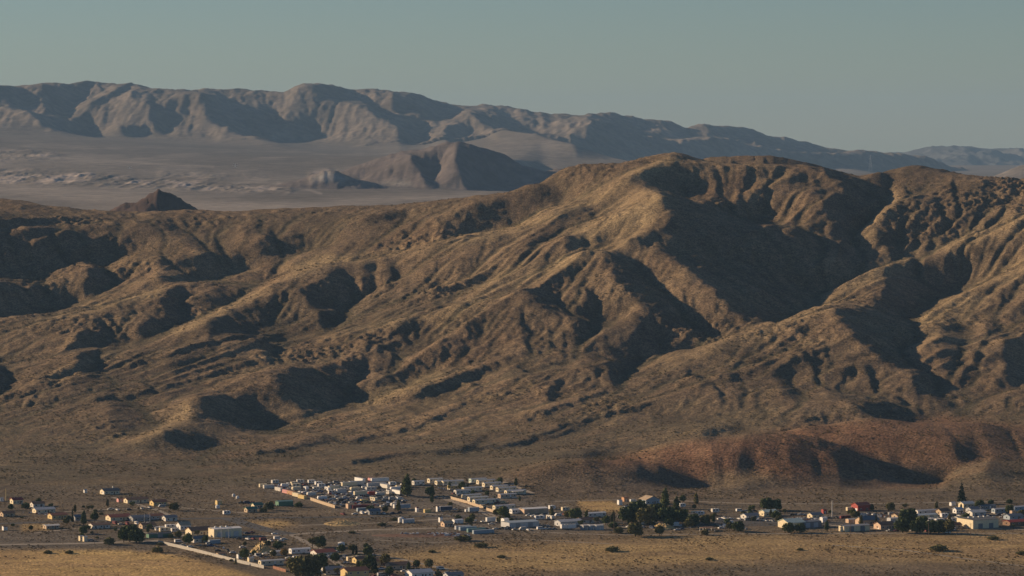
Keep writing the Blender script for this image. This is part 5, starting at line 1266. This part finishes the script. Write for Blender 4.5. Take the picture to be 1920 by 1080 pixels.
# ================================================================ houses at the bottom
house('red brown roofed house with a white tank beside the big willow', 606, 1042, 14, 10, 2.8, 'offwhite', 'redroof', 1.6)
tank('white round tank at the end of the red brown house', 611, 1043, 1.3, 2.0)
tank('white water tank alone at the edge of the bare ground', 640, 1026, 2.4, 3.2)
mobile_home('long white roofed mobile home behind the red brown house', 562, 1037, 14, 4.6, 'white', 'white')
shed('white roofed shed left of the long white roofed mobile home', 520, 1041, 8, 6, 2.8, 'offwhite', 'lightgrey')
camper('cream camper beside the two cypresses', 661, 1052, 8, 'cream')
house('yellow house with brown roof behind the cream camper', 676, 1055, 9, 7, 2.8, 'yellow', 'brown', 1.4)
mobile_home('bright roofed mobile home at the lower end of the beige wall', 508, 1059, 16, 4.6, 'cream', 'offwhite')
shed('white shed above the beige wall beside the round tree', 449, 1047, 3, 3, 2.6, 'white')
shed('small cream shed right of the round tree above the beige wall', 470, 1053, 3.5, 3, 2.6, 'cream', 'offwhite')
shed('tan shed standing against the upper beige wall', 415, 1044, 6, 4, 2.4, 'tan', 'brown')
house('slate roofed house with pale trim at the bottom, right of the willow', 622, 1075, 13, 10, 2.8, 'offwhite', 'slate', 1.6)
house('two storey yellow house with orange brown roof at the bottom', 665, 1085, 15, 10, 2.8, 'yellow', 'rust', 1.7, two=True)
house('tan house with brown roof beside the tall dark conifer', 746, 1066, 14, 9, 2.8, 'peach', 'brown', 1.5)
house('white house with grey roof, rightmost of the bottom houses', 786, 1081, 15, 10, 3.0, 'white', 'lightgrey', 1.6)
car('white van at the right end of the bottom houses', 826, 1068, 'van', 'white')
car('silver car right of the white bottom house', 840, 1075, 'car', 'silver')
for i, (x, y, k, c, n) in enumerate([(556, 1048, 'van', 'white', 'white van between the willow and the white roofed home'), (650, 1056, 'car', 'white', 'white car below the cream camper'), (700, 1042, 'car', 'silver', 'silver car right of the two cypresses'), (632, 1036, 'car', 'white', 'white car right of the red brown house'), (582, 1050, 'car', 'black', 'black car at the top of the willow'), (715, 1068, 'pickup', 'white', 'white pickup beside the tall dark conifer'), (758, 1072, 'car', 'white', 'white car in front of the tan house'), (485, 1043, 'van', 'silver', 'silver van below the sand heap'), (499, 1040, 'pickup', 'white', 'white pickup below the sand heap'), (693, 1073, 'car', 'blue', 'blue car right of the two storey house')]):
    car(n, x, y, k, c)
# ================================================================ trees
for x, y, k, l, s, n in [
 (243, 1016, 'wide', 'dark', 1.55, 'big dark spreading tree beside the campers in the west'), (256, 1018, 'wide', 'dark', 1.25, 'right half companion of the big western tree'), (232, 1017, 'round', 'green', 1.25, 'left green companion of the big western tree'),
 (157, 985, 'tall', 'dark', 1.0, 'tall round topped tree left of the dark round one'), (177, 978, 'round', 'dark', 1.0, 'dark round tree above the brown house'), (136, 979, 'cypress', 'conifer', 1.15, 'slim cypress in the west cluster'), (124, 984, 'round', 'olive', .8, 'olive bushy tree left below the cypress'),
 (163, 992, 'low', 'dark', 1.1, 'low dark shrub left of the brown house'), (205, 1021, 'low', 'olive', 1.8, 'broad low shrub on the road bank left of the big tree'), (72, 948, 'round', 'dark', .8, 'dark tree behind the long white house'), (48, 953, 'low', 'dark', 1.5, 'dark shrub left of the long white house'), (20, 957, 'round', 'dark', .7, 'dark tree near the left edge below the red roof'),
 (352, 1022, 'round', 'green', 1.15, 'round green tree inside the upper end of the beige wall'), (334, 1010, 'round', 'olive', .8, 'brownish tree above the upper end of the beige wall'), (320, 1008, 'low', 'dark', 1.0, 'dark shrub right of the green storage building'), (385, 1017, 'round', 'green', .7, 'small green tree left of the grey container'), (295, 1036, 'low', 'olive', 1.5, 'grey shrub at the corner of the golden field'),
 (458, 1050, 'round', 'green', 1.1, 'round green tree above the middle of the beige wall'), (520, 1033, 'round', 'dark', 1.0, 'dark tree right of the sand heap'), (532, 1044, 'round', 'yellow', .8, 'small yellow autumn tree beside the long mobile home'), (486, 1030, 'round', 'yellow', .7, 'straw coloured tree at the sand heap'),
 (600, 1026, 'wide', 'dark', 1.0, 'dark spreading tree behind the red brown house'), (586, 1028, 'sparse', 'olive', 1.1, 'sparse olive tree left of the dark spreading one'), (640, 1038, 'round', 'dark', .9, 'dark tree below the lone water tank'), (662, 1040, 'cypress', 'conifer', .85, 'left one of the two small cypresses'), (668.5, 1040, 'cypress', 'conifer', .85, 'right one of the two small cypresses'), (690, 1045, 'round', 'dark', 1.1, 'dark round tree right of the two cypresses'),
 (575, 1088, 'wide', 'olive', 2.1, 'huge olive willow at the bottom of the picture'), (553, 1072, 'wide', 'olive', 1.3, 'olive tree at the upper left of the huge willow'), (600, 1064, 'wide', 'green', 1.2, 'green tree at the upper right of the huge willow'), (628, 1056, 'round', 'dark', 1.0, 'dark tree between willow and cream camper'),
 (702, 1076, 'pine', 'conifer', 1.05, 'tall dark conifer between the bottom houses'), (692, 1066, 'round', 'dark', 1.3, 'dark round tree left against the bottom conifer'), (722, 1060, 'round', 'olive', 1.1, 'olive tree above the tan bottom house'), (781, 1065, 'round', 'dark', .75, 'small dark round tree behind the white bottom house'), (804, 1067, 'round', 'olive', .95, 'olive round tree right behind the white bottom house'), (730, 1080, 'round', 'dark', .9, 'dark tree below the tan bottom house'),
 (505, 957, 'wide', 'olive', .85, 'leafy tree in front of the small cream cottage'), (494, 960, 'low', 'olive', 1.3, 'low shrub below the leafy tree at the cottage'), (560, 951, 'low', 'dark', 1.4, 'dark shrub at the end of the long green shed'),
 (763, 932, 'tall', 'dark', 1.65, 'tall dark tree between the yard and the park'), (758, 930, 'tall', 'olive', 1.3, 'olive tree left against the tall dark one'), (806, 930, 'wide', 'dark', .95, 'dark tree right of the tall one inside the park'), (866, 919, 'round', 'dark', .95, 'small dark tree amid the mobile homes'), (886, 929, 'round', 'green', .6, 'small green tree in the park middle'), (776, 908, 'round', 'dark', .7, 'dark shrubby tree at the back of the park'),
 (844, 955, 'sparse', 'olive', .8, 'sparse tree above the main road left of the tan wall'), (943, 972, 'round', 'green', 1.3, 'green tree at the end of the tan wall'), (930, 968, 'round', 'olive', .8, 'olive tree left of the green one at the tan wall'), (880, 980, 'low', 'green', 1.5, 'green shrubs behind the storage trailers'), (862, 976, 'round', 'dark', .5, 'small dark tree above the storage trailers'),
 (1079, 975, 'wide', 'green', 1.15, 'bright green tree between the campers and the long mobile home'), (1064, 973, 'round', 'olive', .9, 'olive tree left against the bright green one'), (1136, 985, 'round', 'dark', 1.0, 'dark tree at the right end of the long white mobile home'), (1150, 990, 'low', 'dark', 1.6, 'dark shrub beneath the tall pole'),
 (1178, 982, 'wide', 'dark', 1.5, 'leftmost big tree of the eastern clump'), (1196, 972, 'wide', 'dark', 1.5, 'second big tree of the eastern clump'), (1213, 985, 'wide', 'olive', 1.5, 'olive big tree low in the eastern clump'), (1229, 976, 'wide', 'dark', 1.4, 'dark tree in the middle of the eastern clump'), (1247, 953, 'tall', 'green', 1.25, 'tallest green tree at the top of the eastern clump'), (1250, 982, 'wide', 'dark', 1.4, 'dark tree right of the middle of the clump'), (1268, 965, 'tall', 'dark', 1.1, 'dark tree at the upper right of the clump'), (1276, 980, 'wide', 'dark', 1.1, 'dark tree at the lower right of the clump'), (1300, 985, 'wide', 'dark', .95, 'dark tree right outside the clump'), (1322, 983, 'wide', 'olive', .9, 'olive tree above the open carport'),
 (1191, 1006, 'wide', 'olive', 1.15, 'olive round tree standing at the field edge'), (1236, 1005, 'round', 'olive', .95, 'olive shrub tree at the field edge right of the round one'), (1160, 1000, 'low', 'olive', 1.6, 'low shrub at the field edge beneath the pole'), (1322, 1003, 'low', 'olive', 1.4, 'pale shrub in front of the open carport'), (1292, 992, 'round', 'olive', 1.0, 'olive tree left of the open carport'), (1384, 997, 'wide', 'dark', 1.0, 'dark spreading tree right of the carport'), (1368, 995, 'round', 'olive', .9, 'olive tree left against the dark spreading one'),
 (1437, 957, 'wide', 'dark', 1.25, 'big round dark tree, left half, behind the white house'), (1455, 957, 'wide', 'dark', 1.1, 'big round dark tree, right half, behind the white house'), (1454, 976, 'round', 'green', 1.05, 'green tree against the wall of the white house'), (1478, 999, 'wide', 'green', .95, 'green tree in front of the large white gabled house'), (1500, 999, 'wide', 'dark', .9, 'dark tree right in front of the large gabled house'),
 (1643, 985, 'cypress', 'conifer', 1.1, 'slim cypress right of the peach gabled house'), (1602, 972, 'round', 'dark', .7, 'small dark tree below the red barn'), (1692, 999, 'wide', 'dark', 1.15, 'leftmost of the dark tree row at the eastern field'), (1703, 985, 'wide', 'dark', 1.4, 'tallest of the dark tree row at the eastern field'), (1719, 1000, 'wide', 'dark', 1.05, 'third of the dark tree row at the field'), (1729, 993, 'wide', 'green', 1.1, 'green tree in the middle of the dark tree row'), (1745, 1000, 'wide', 'dark', 1.05, 'fourth dark tree of the row'), (1760, 1000, 'wide', 'dark', 1.1, 'fifth dark tree of the row'), (1778, 1001, 'round', 'olive', 1.25, 'rightmost olive tree of the row'),
 (1803, 944, 'pine', 'conifer', 1.35, 'tall dark conifer alone below the red hills'), (1837, 955, 'wide', 'dark', .9, 'dark tree between conifer and mobile homes'), (1812, 972, 'low', 'dark', 1.4, 'dark shrubs left of the cream warehouse'), (1893, 964, 'wide', 'dark', .9, 'dark tree between the two mobile homes at the right'), (1858, 945, 'low', 'dark', 1.2, 'dark shrub on the slope above the mobile homes'), (1893, 944, 'low', 'dark', 1.2, 'dark shrub on the slope near the right edge'), (1535, 985, 'low', 'dark', 1.0, 'dark shrub right of the long dark grey building'),
]: tree(n, x, y, k, l, s)
for i, (x, y, s) in enumerate([(1148, 1034, 2.2), (868, 1014, 2.6), (902, 1026, 2.0), (1760, 1033, 2.4), (1862, 1012, 1.8), (940, 1046, 1.3), (810, 1036, 1.2), (716, 986, 1.6), (740, 976, 1.4), (1330, 1050, 1.2), (1500, 1032, 1.1), (1915, 1040, 1.7), (300, 1022, 1.2), (660, 1000, 1.2), (90, 1038, 1.4), (130, 1038, 1.4)]):
    tree(['grey green shrub patch in the middle of the tan field', 'dark shrub patch below the junk bank', 'dark shrub patch right below the junk bank', 'flat shrub patch in the eastern field', 'flat shrub patch near the right edge of the field', 'low shrub in the field right of the bottom houses', 'low shrub above the bottom houses', 'shrub left of the white round tank by the road', 'upper shrub left of the white round tank', 'small shrub low in the field centre', 'small shrub in the field below the gabled house', 'shrub at the right edge of the field', 'shrub at the top end of the beige wall', 'shrub on bare ground beneath the parked row', 'left shrub on the upper rim of the golden field', 'right shrub on the upper rim of the golden field'][i], x, y, 'low', 'olive', s, 'shrubs standing alone in the fields')
# more of the small stuff between the houses
extra = [
 ('house', 'small off-white house above the long white house in the west', 70, 950, 9, 7, 'offwhite', 'brown'), ('house', 'grey cottage between the tan house and the round dark trees', 148, 975, 8, 6, 'grey', 'slate'),
 ('house', 'brown roofed cottage under the white posts in the west', 276, 990, 10, 7, 'tan', 'brown'), ('house', 'slate cottage right below the dark house with rust roof', 318, 976, 9, 7, 'offwhite', 'slate'),
 ('house', 'tan cottage at the left edge between post and shed', 14, 968, 9, 7, 'tan', 'brown'), ('house', 'dark roofed cottage left of the blue cars in the west', 372, 1016, 9, 6, 'offwhite', 'slate'),
 ('house', 'brown cottage above the huge willow', 566, 1056, 9, 7, 'tan', 'brown'), ('house', 'grey roofed house between the huge willow and the sparse olive tree', 590, 1060, 11, 8, 'offwhite', 'slate'),
 ('house', 'cream house with brown roof above the bottom conifer', 706, 1058, 10, 8, 'cream', 'brown'), ('house', 'tan house cut by the bottom edge below the tan bottom house', 735, 1092, 13, 9, 'tan', 'brown'),
 ('house', 'slate roofed house at the bottom edge under the willow', 640, 1096, 13, 9, 'offwhite', 'slate'), ('house', 'small grey house right end of the bottom cluster', 850, 1084, 11, 7, 'lightgrey', 'slate'),
 ('house', 'off-white house among trees left in the eastern clump', 1183, 958, 11, 8, 'offwhite', 'lightgrey'), ('house', 'tan roofed house right behind the eastern clump', 1292, 973, 12, 8, 'offwhite', 'tan'),
 ('house', 'brown house between the green tree and the long white mobile home', 1098, 980, 11, 7, 'offwhite', 'brown'), ('house', 'grey roofed house between the cars and the long dark yard', 1406, 972, 11, 8, 'offwhite', 'slate'),
 ('house', 'cream house with slate roof left of the white mast', 1528, 971, 9, 7, 'cream', 'slate'), ('house', 'brown roofed house between the red barn and the pale mobile home', 1690, 972, 12, 8, 'tan', 'brown'),
 ('house', 'white roofed house behind the cream warehouse', 1830, 966, 12, 8, 'offwhite', 'offwhite'), ('house', 'grey house behind the low red roofed house', 1900, 973, 12, 8, 'bluegrey', 'slate'),
 ('house', 'grey cottage right of the white hut', 1824, 960, 8, 7, 'lightgrey', 'slate'), ('house', 'tan cottage low between the dark tree row and warehouse', 1790, 990, 8, 6, 'tan', 'rust'),
 ('house', 'small slate roofed house under the yard at the main road', 700, 964, 9, 6, 'grey', 'slate'), ('house', 'olive shed house under the small cream cottage', 470, 960, 8, 6, 'tan', 'green'),
]
for _, n, x, y, L, D, w, r in extra: house(n, x, y, L, D, 2.6, w, r, 1.3, nw=2)
spots = [('beside the warehouse junction', 440, 1010, 530, 1016, 6), ('along the upper west lane', 195, 958, 330, 950, 7), ('between the western bungalows', 190, 982, 290, 985, 7), ('below the beige wall corner', 405, 1032, 500, 1046, 7), ('beside the bottom left homes', 530, 1048, 700, 1046, 9), ('around the bottom right homes', 690, 1082, 850, 1077, 8),
         ('along the park lane', 845, 925, 935, 945, 8), ('under the shelter roof line', 980, 968, 1080, 966, 7), ('in front of the grey building', 905, 992, 1000, 994, 7), ('under the eastern clump', 1170, 990, 1290, 994, 8), ('along the dark paved yard', 1340, 974, 1470, 977, 10), ('at the mast crossing', 1500, 975, 1600, 970, 7), ('behind the eastern tree row', 1690, 968, 1800, 972, 9), ('below the white hut in the east', 1790, 968, 1920, 968, 9), ('along the eastern field fence', 1650, 996, 1800, 996, 6), ('beneath the yard on the main road', 640, 964, 760, 962, 8)]
for wh, xa, ya, xb, yb, n in spots:
    for i in range(n):
        f_ = (i + R.uniform(.2, .8)) / n; k = R.choice(['car', 'pickup', 'van', 'car']); c = R.choice(['white', 'silver', 'white', 'black', 'darkblue', 'offwhite', 'maroon', 'grey'])
        car('%s %s, %s from the left %s' % (NAMEOF[c], k, ORD[i], wh), xa + (xb - xa) * f_, ya + (yb - ya) * f_ + R.uniform(-1.5, 1.5), k, c, 'vehicles parked ' + wh, R.choice([0, side, math.pi]) + R.uniform(-.1, .1))
lots = [(20, 950, 330, 975, 14, 'in the upper western lots'), (20, 985, 400, 1012, 14, 'in the lower western lots'), (430, 1020, 700, 1062, 20, 'among the bottom left homes'), (600, 1062, 850, 1085, 14, 'among the bottom homes'), (800, 905, 980, 960, 16, 'in the mobile home park'), (840, 968, 1150, 990, 16, 'south of the main road'), (1160, 935, 1310, 990, 20, 'round the eastern clump'), (1330, 960, 1560, 996, 16, 'around the dark paved yard'), (1590, 955, 1920, 992, 24, 'in the eastern lots'), (640, 955, 760, 966, 6, 'below the salvage yard')]
for x0, y0, x1, y1, n, wh in lots:
    P = sorted((R.uniform(x0, x1), R.uniform(y0, y1)) for _ in range(n))
    for i, (x, y) in enumerate(P):
        k = R.choice(['round', 'low', 'wide', 'low', 'sparse', 'tall']); lf = R.choice(['dark', 'olive', 'green', 'olive'])
        tree('small %s %s, %s from the left %s' % ({'dark': 'dark', 'olive': 'olive', 'green': 'green'}[lf], 'shrub' if k == 'low' else 'tree', ORD[i], wh), x, y, k, lf, R.uniform(.4, .8), 'small trees ' + wh)
# ================================================================ poles
for x, y, h, a, n in [(11, 938, 9, 0, 'pale post at the far left beside the red roof'), (37, 962, 8, 1, 'utility pole below the red roof at the left'), (118, 1020, 10, 1, 'utility pole on the pale road below the flat tan house'), (92, 1016, 8, 1, 'short utility pole left along the pale road'), (177, 1022, 9, 1, 'utility pole left of the big western tree'),
                      (455, 1015, 9, 1, 'utility pole right of the cream warehouse'), (514, 993, 9, 1, 'utility pole at the road junction'), (444, 967, 8, 1, 'utility pole beside the lone camper'), (617, 1007, 10, 1, 'left one of two brown poles on bare ground'), (622, 1007, 10, 1, 'right one of two brown poles on bare ground'), (782, 998, 9, 1, 'utility pole left of the junk bank'),
                      (1151, 996, 13, 1, 'tall utility pole right of the grey sheds'), (1010, 940, 9, 1, 'utility pole behind the shelter roof'), (1376, 962, 11, 1, 'utility pole left of the row beneath the red hill'), (1425, 989, 9, 1, 'utility pole on the dark yard'), (1595, 1002, 8, 1, 'utility pole at the field edge below the low building'), (1631, 1002, 8, 1, 'utility pole right of it at the field edge'), (1741, 1004, 9, 1, 'utility pole in front of the dark tree row'), (1691, 938, 8, 1, 'utility pole on the slope above the red barn cars'), (1894, 944, 11, 1, 'utility pole near the right edge on the slope'), (1820, 1008, 10, 1, 'utility pole in the eastern field'), (1899, 1022, 10, 1, 'utility pole low at the right edge')]:
    pole(n, x, y, h, a, 'yellow' if a == 0 else 'wood', .30 if a == 0 else .17)
for x, y, n in [(271, 981, 'left one of two white posts before the grey house'), (281, 981, 'right one of two white posts before the grey house'), (415, 1010, 'left one of two white poles before the cream warehouse'), (429, 1009, 'right one of two white poles before the cream warehouse')]:
    pole(n, x, y, 7 if x < 300 else 9, 0, 'offwhite', .16, 'white posts by the western buildings', 'white_post', 'post')
# ================================================================ heaps, junk
def heap(name, label, px, py, rx, ry, h, mat, seed, cat='heap'):
    rr = np.random.RandomState(seed); n = 26; x, y, z = spot(px, py); v = []; f = []
    for i in range(n + 1):
        for j in range(n + 1):
            u = i / n * 2 - 1; w = j / n * 2 - 1; r = math.hypot(u, w)
            hh = h * max(0, 1 - r) ** .9 * (1 + .35 * rr.randn() * .5); X_, Y_ = x + u * rx, y + w * ry
            v.append((X_ - x, Y_ - y, ground(X_, Y_) - z + hh - .05))
    for i in range(n):
        for j in range(n): k = i * (n + 1) + j; f.append((k, k + n + 1, k + n + 2, k + 1))
    me = bpy.data.meshes.new(name); me.from_pydata(v, [], f); me.materials.append(mat); me.update()
    o = bpy.data.objects.new(name, me); C.collection.objects.link(o); o.location = (x, y, z)
    if cat: o['label'] = label; o['category'] = cat
    return o
heap('sand_heap', 'tall golden sand heap right of the lone white car', 490, 1034, 7.5, 14, 6, MAT['straw'], 1)
heap('dirt_heap', 'flat tan dirt heap beside the main road', 643, 982, 14, 16, 2.2, MAT['straw'], 2)
heap('dirt_heap', 'tan dirt heap below the eastern tree clump', 1243, 990, 9, 14, 3.4, MAT['straw'], 3)
heap('dirt_heap', 'dark dirt bank in front of the red barn cars', 1712, 962, 8, 12, 3, MAT['brown'], 4)
heap('dirt_heap', 'broad reddish dirt bank below the junk', 790, 1004, 36, 12, 1.2, MAT['brown'], 5)
def scatter_boxes(name, boxes_px, n, cols, seed, smin, smax):
    """a bank of scrap nobody could count"""
    rr = random.Random(seed)
    for ci, c in enumerate(cols):
        m = MB()
        for _ in range(n // len(cols)):
            x0, y0, x1, y1 = rr.choice(boxes_px); px = rr.uniform(x0, x1); py = y0 + (y1 - y0) * (px - x0) / (x1 - x0) + rr.uniform(-1.2, 1.2)
            x, y, z = spot(px, py); s = rr.uniform(smin, smax); q = rr.uniform(.4, 1.6)
            m.box(x - s * q / 2, x + s * q / 2, y - s / 2, y + s / 2, z - .1, z + s * rr.uniform(.3, 1.1), s * .1, s * .1)
        o = put(name, m.mesh(name), MAT[c]); o['kind'] = 'stuff'
scatter_boxes('scrap_bank', [(752, 1002, 790, 1004), (785, 1004, 880, 1005), (800, 1003, 860, 1003)], 260, ['white', 'slate', 'rust', 'bluegrey'], 3, .6, 1.8)
scatter_boxes('yard_clutter', [(512, 910, 640, 948), (560, 908, 740, 915), (600, 925, 755, 935), (640, 945, 760, 950), (700, 905, 760, 930)], 300, ['white', 'darkblue', 'lightgrey', 'black', 'red', 'offwhite'], 4, .5, 1.5)
scatter_boxes('camp_clutter', [(820, 915, 960, 950), (860, 975, 1130, 992), (1160, 970, 1300, 990), (1340, 985, 1400, 992)], 200, ['white', 'lightgrey', 'slate', 'tan'], 5, .5, 1.6)
scatter_boxes('east_clutter', [(1480, 972, 1560, 978), (1600, 965, 1700, 972), (1640, 990, 1800, 994), (1700, 972, 1920, 968)], 170, ['white', 'lightgrey', 'rust', 'slate'], 6, .5, 1.6)
scatter_boxes('west_clutter', [(40, 962, 130, 968), (200, 980, 330, 995), (330, 1015, 420, 1028), (440, 1038, 600, 1062), (600, 1045, 800, 1070), (450, 942, 520, 948)], 210, ['white', 'lightgrey', 'rust', 'slate', 'tan'], 8, .4, 1.4)
# ================================================================ far towers
def tower(label, px, py, Y, h):
    z = z_at(py, Y); d = Y * CP - (z - CAMZ) * SP; x = (px - 960) / F * d
    t = bpy.data.objects.new('transmission_tower', None); C.collection.objects.link(t); t.location = (x, Y, z); t.rotation_euler = (0, 0, .3)
    t['label'] = label; t['category'] = 'power pylon'; t['group'] = 'power pylons crossing the far plain'
    for sx in (-1, 1):
        for sy in (-1, 1): put('leg', shape(('leg', h, sx, sy), lambda: MB().tube((sx * h * .11, sy * h * .11, -h * .3), (sx * h * .02, sy * h * .02, h), .35, .25, 5)), MAT['lightgrey'], t)
    for i, w in ((0, .20), (1, .24), (2, .18)): put('arm', shape(('arm', h, i), lambda: MB().tube((-w * h, 0, h * (.98 - .14 * i)), (w * h, 0, h * (.98 - .14 * i)), .3, .3, 5)), MAT['lightgrey'], t)
    for i in range(6):
        a = i / 6; b = (i + 1) / 6; ra = h * (.11 - .09 * a); rb = h * (.11 - .09 * b)
        put('brace', shape(('brace', h, i), lambda: MB().tube((-ra, -ra, h * a), (rb, -rb, h * b), .2, .2, 4).tube((ra, -ra, h * a), (-rb, -rb, h * b), .2, .2, 4)), MAT['lightgrey'], t)
tower('power pylon on the far plain left of the dark butte', 243, 333, 12500, 38)
tower('power pylon on the far plain right of the dark butte', 441, 330, 12800, 44)
tower('power pylon before the far range, above the right saddle', 1632, 314, 14500, 50)
def far_mast(label, px, py, Y, h):
    z = z_at(py, Y); d = Y * CP - (z - CAMZ) * SP
    t = bpy.data.objects.new('radio_mast', None); C.collection.objects.link(t); t.location = ((px - 960) / F * d, Y, z - 6); t['label'] = label; t['category'] = 'mast'; t['group'] = 'radio masts on the highest far peak'
    put('pole', shape(('rm', h), lambda: MB().tube((0, 0, 0), (0, 0, h), .8, .4, 6)), MAT['offwhite'], t)
    put('cabin', shape('rm_cabin', lambda: MB().box(-5, 5, -3, 3, 0, 9)), MAT['white'], t)
far_mast('left radio mast on the highest far peak', 588, 162, 19500, 22); far_mast('right radio mast on the highest far peak', 596, 162, 19500, 30)
# ================================================================ desert scrub on the slopes and fields
def scrub(name, n, seed, y0, y1, s0, s1, col_, patch, thr):
    rng = np.random.RandomState(seed)
    y = np.exp(rng.uniform(math.log(y0), math.log(y1), n * 3)); a = rng.uniform(-.165, .165, n * 3); x = a * y
    d = fbm(x / patch, y / (patch * 1.2), seed, 4); ok = d > thr + rng.uniform(-.5, .5, n * 3); x, y = x[ok][:n], y[ok][:n]
    ga_ = (x / y - GA0) / GDA; gb_ = (np.log(y) - GB0) / GDB; i = np.clip(gb_.astype(int), 0, Z1.shape[0] - 2); j = np.clip(ga_.astype(int), 0, Z1.shape[1] - 2); u = ga_ - j; v = gb_ - i
    z = (Z1[i, j] * (1 - u) + Z1[i, j + 1] * u) * (1 - v) + (Z1[i + 1, j] * (1 - u) + Z1[i + 1, j + 1] * u) * v
    px, py = project(x, y, z)
    bad = (py > 985) & (py < 1034) & (px < 300) & (np.abs(py - 1019.5) < 3)
    bad |= (gold_c.get(px, py) > .85) & (rng.rand(len(px)) < .85)
    x, y, z = x[~bad], y[~bad], z[~bad]
    me = bpy.data.meshes.new(name); me.vertices.add(len(x)); me.vertices.foreach_set('co', np.stack([x, y, z], -1).astype(np.float32).ravel()); me.update()
    o = bpy.data.objects.new(name, me); C.collection.objects.link(o); o['kind'] = 'stuff'
    bush = crown_mesh(name + '_bush', [(0, 0, .35, .8, .8, .45)], 26, .34, seed); bush.materials.append(col_)
    bo = bpy.data.objects.new(name + '_bush', bush)
    ng = bpy.data.node_groups.new(name + '_scatter', 'GeometryNodeTree')
    ng.interface.new_socket('Geometry', in_out='INPUT', socket_type='NodeSocketGeometry'); ng.interface.new_socket('Geometry', in_out='OUTPUT', socket_type='NodeSocketGeometry')
    gi = ng.nodes.new('NodeGroupInput'); go = ng.nodes.new('NodeGroupOutput'); mp = ng.nodes.new('GeometryNodeMeshToPoints'); ip = ng.nodes.new('GeometryNodeInstanceOnPoints'); oi = ng.nodes.new('GeometryNodeObjectInfo'); oi.inputs['Object'].default_value = bo
    rv = ng.nodes.new('FunctionNodeRandomValue'); rv.data_type = 'FLOAT'; rv.inputs[2].default_value = s0; rv.inputs[3].default_value = s1
    rr_ = ng.nodes.new('FunctionNodeRandomValue'); rr_.data_type = 'FLOAT_VECTOR'; rr_.inputs[0].default_value = (-.1, -.1, 0); rr_.inputs[1].default_value = (.1, .1, 6.28)
    L = ng.links; L.new(gi.outputs[0], mp.inputs[0]); L.new(mp.outputs[0], ip.inputs['Points']); L.new(oi.outputs['Geometry'], ip.inputs['Instance']); L.new(rv.outputs[1], ip.inputs['Scale']); L.new(rr_.outputs[0], ip.inputs['Rotation']); L.new(ip.outputs[0], go.inputs[0])
    md = o.modifiers.new('scatter', 'NODES'); md.node_group = ng
    return o
scrub('desert_scrub', 24000, 71, 2780, 4600, .4, 1.2, leafmat('scrub_leaves', (.15, .125, .07)), 45, .15)
scrub('field_scrub', 6000, 72, 2150, 2790, .4, 1.15, leafmat('field_scrub_leaves', (.15, .115, .065)), 45, .3)
scrub('dry_tufts', 16000, 73, 2150, 2900, .3, .75, leafmat('tuft_leaves', (.24, .17, .085)), 30, .0)
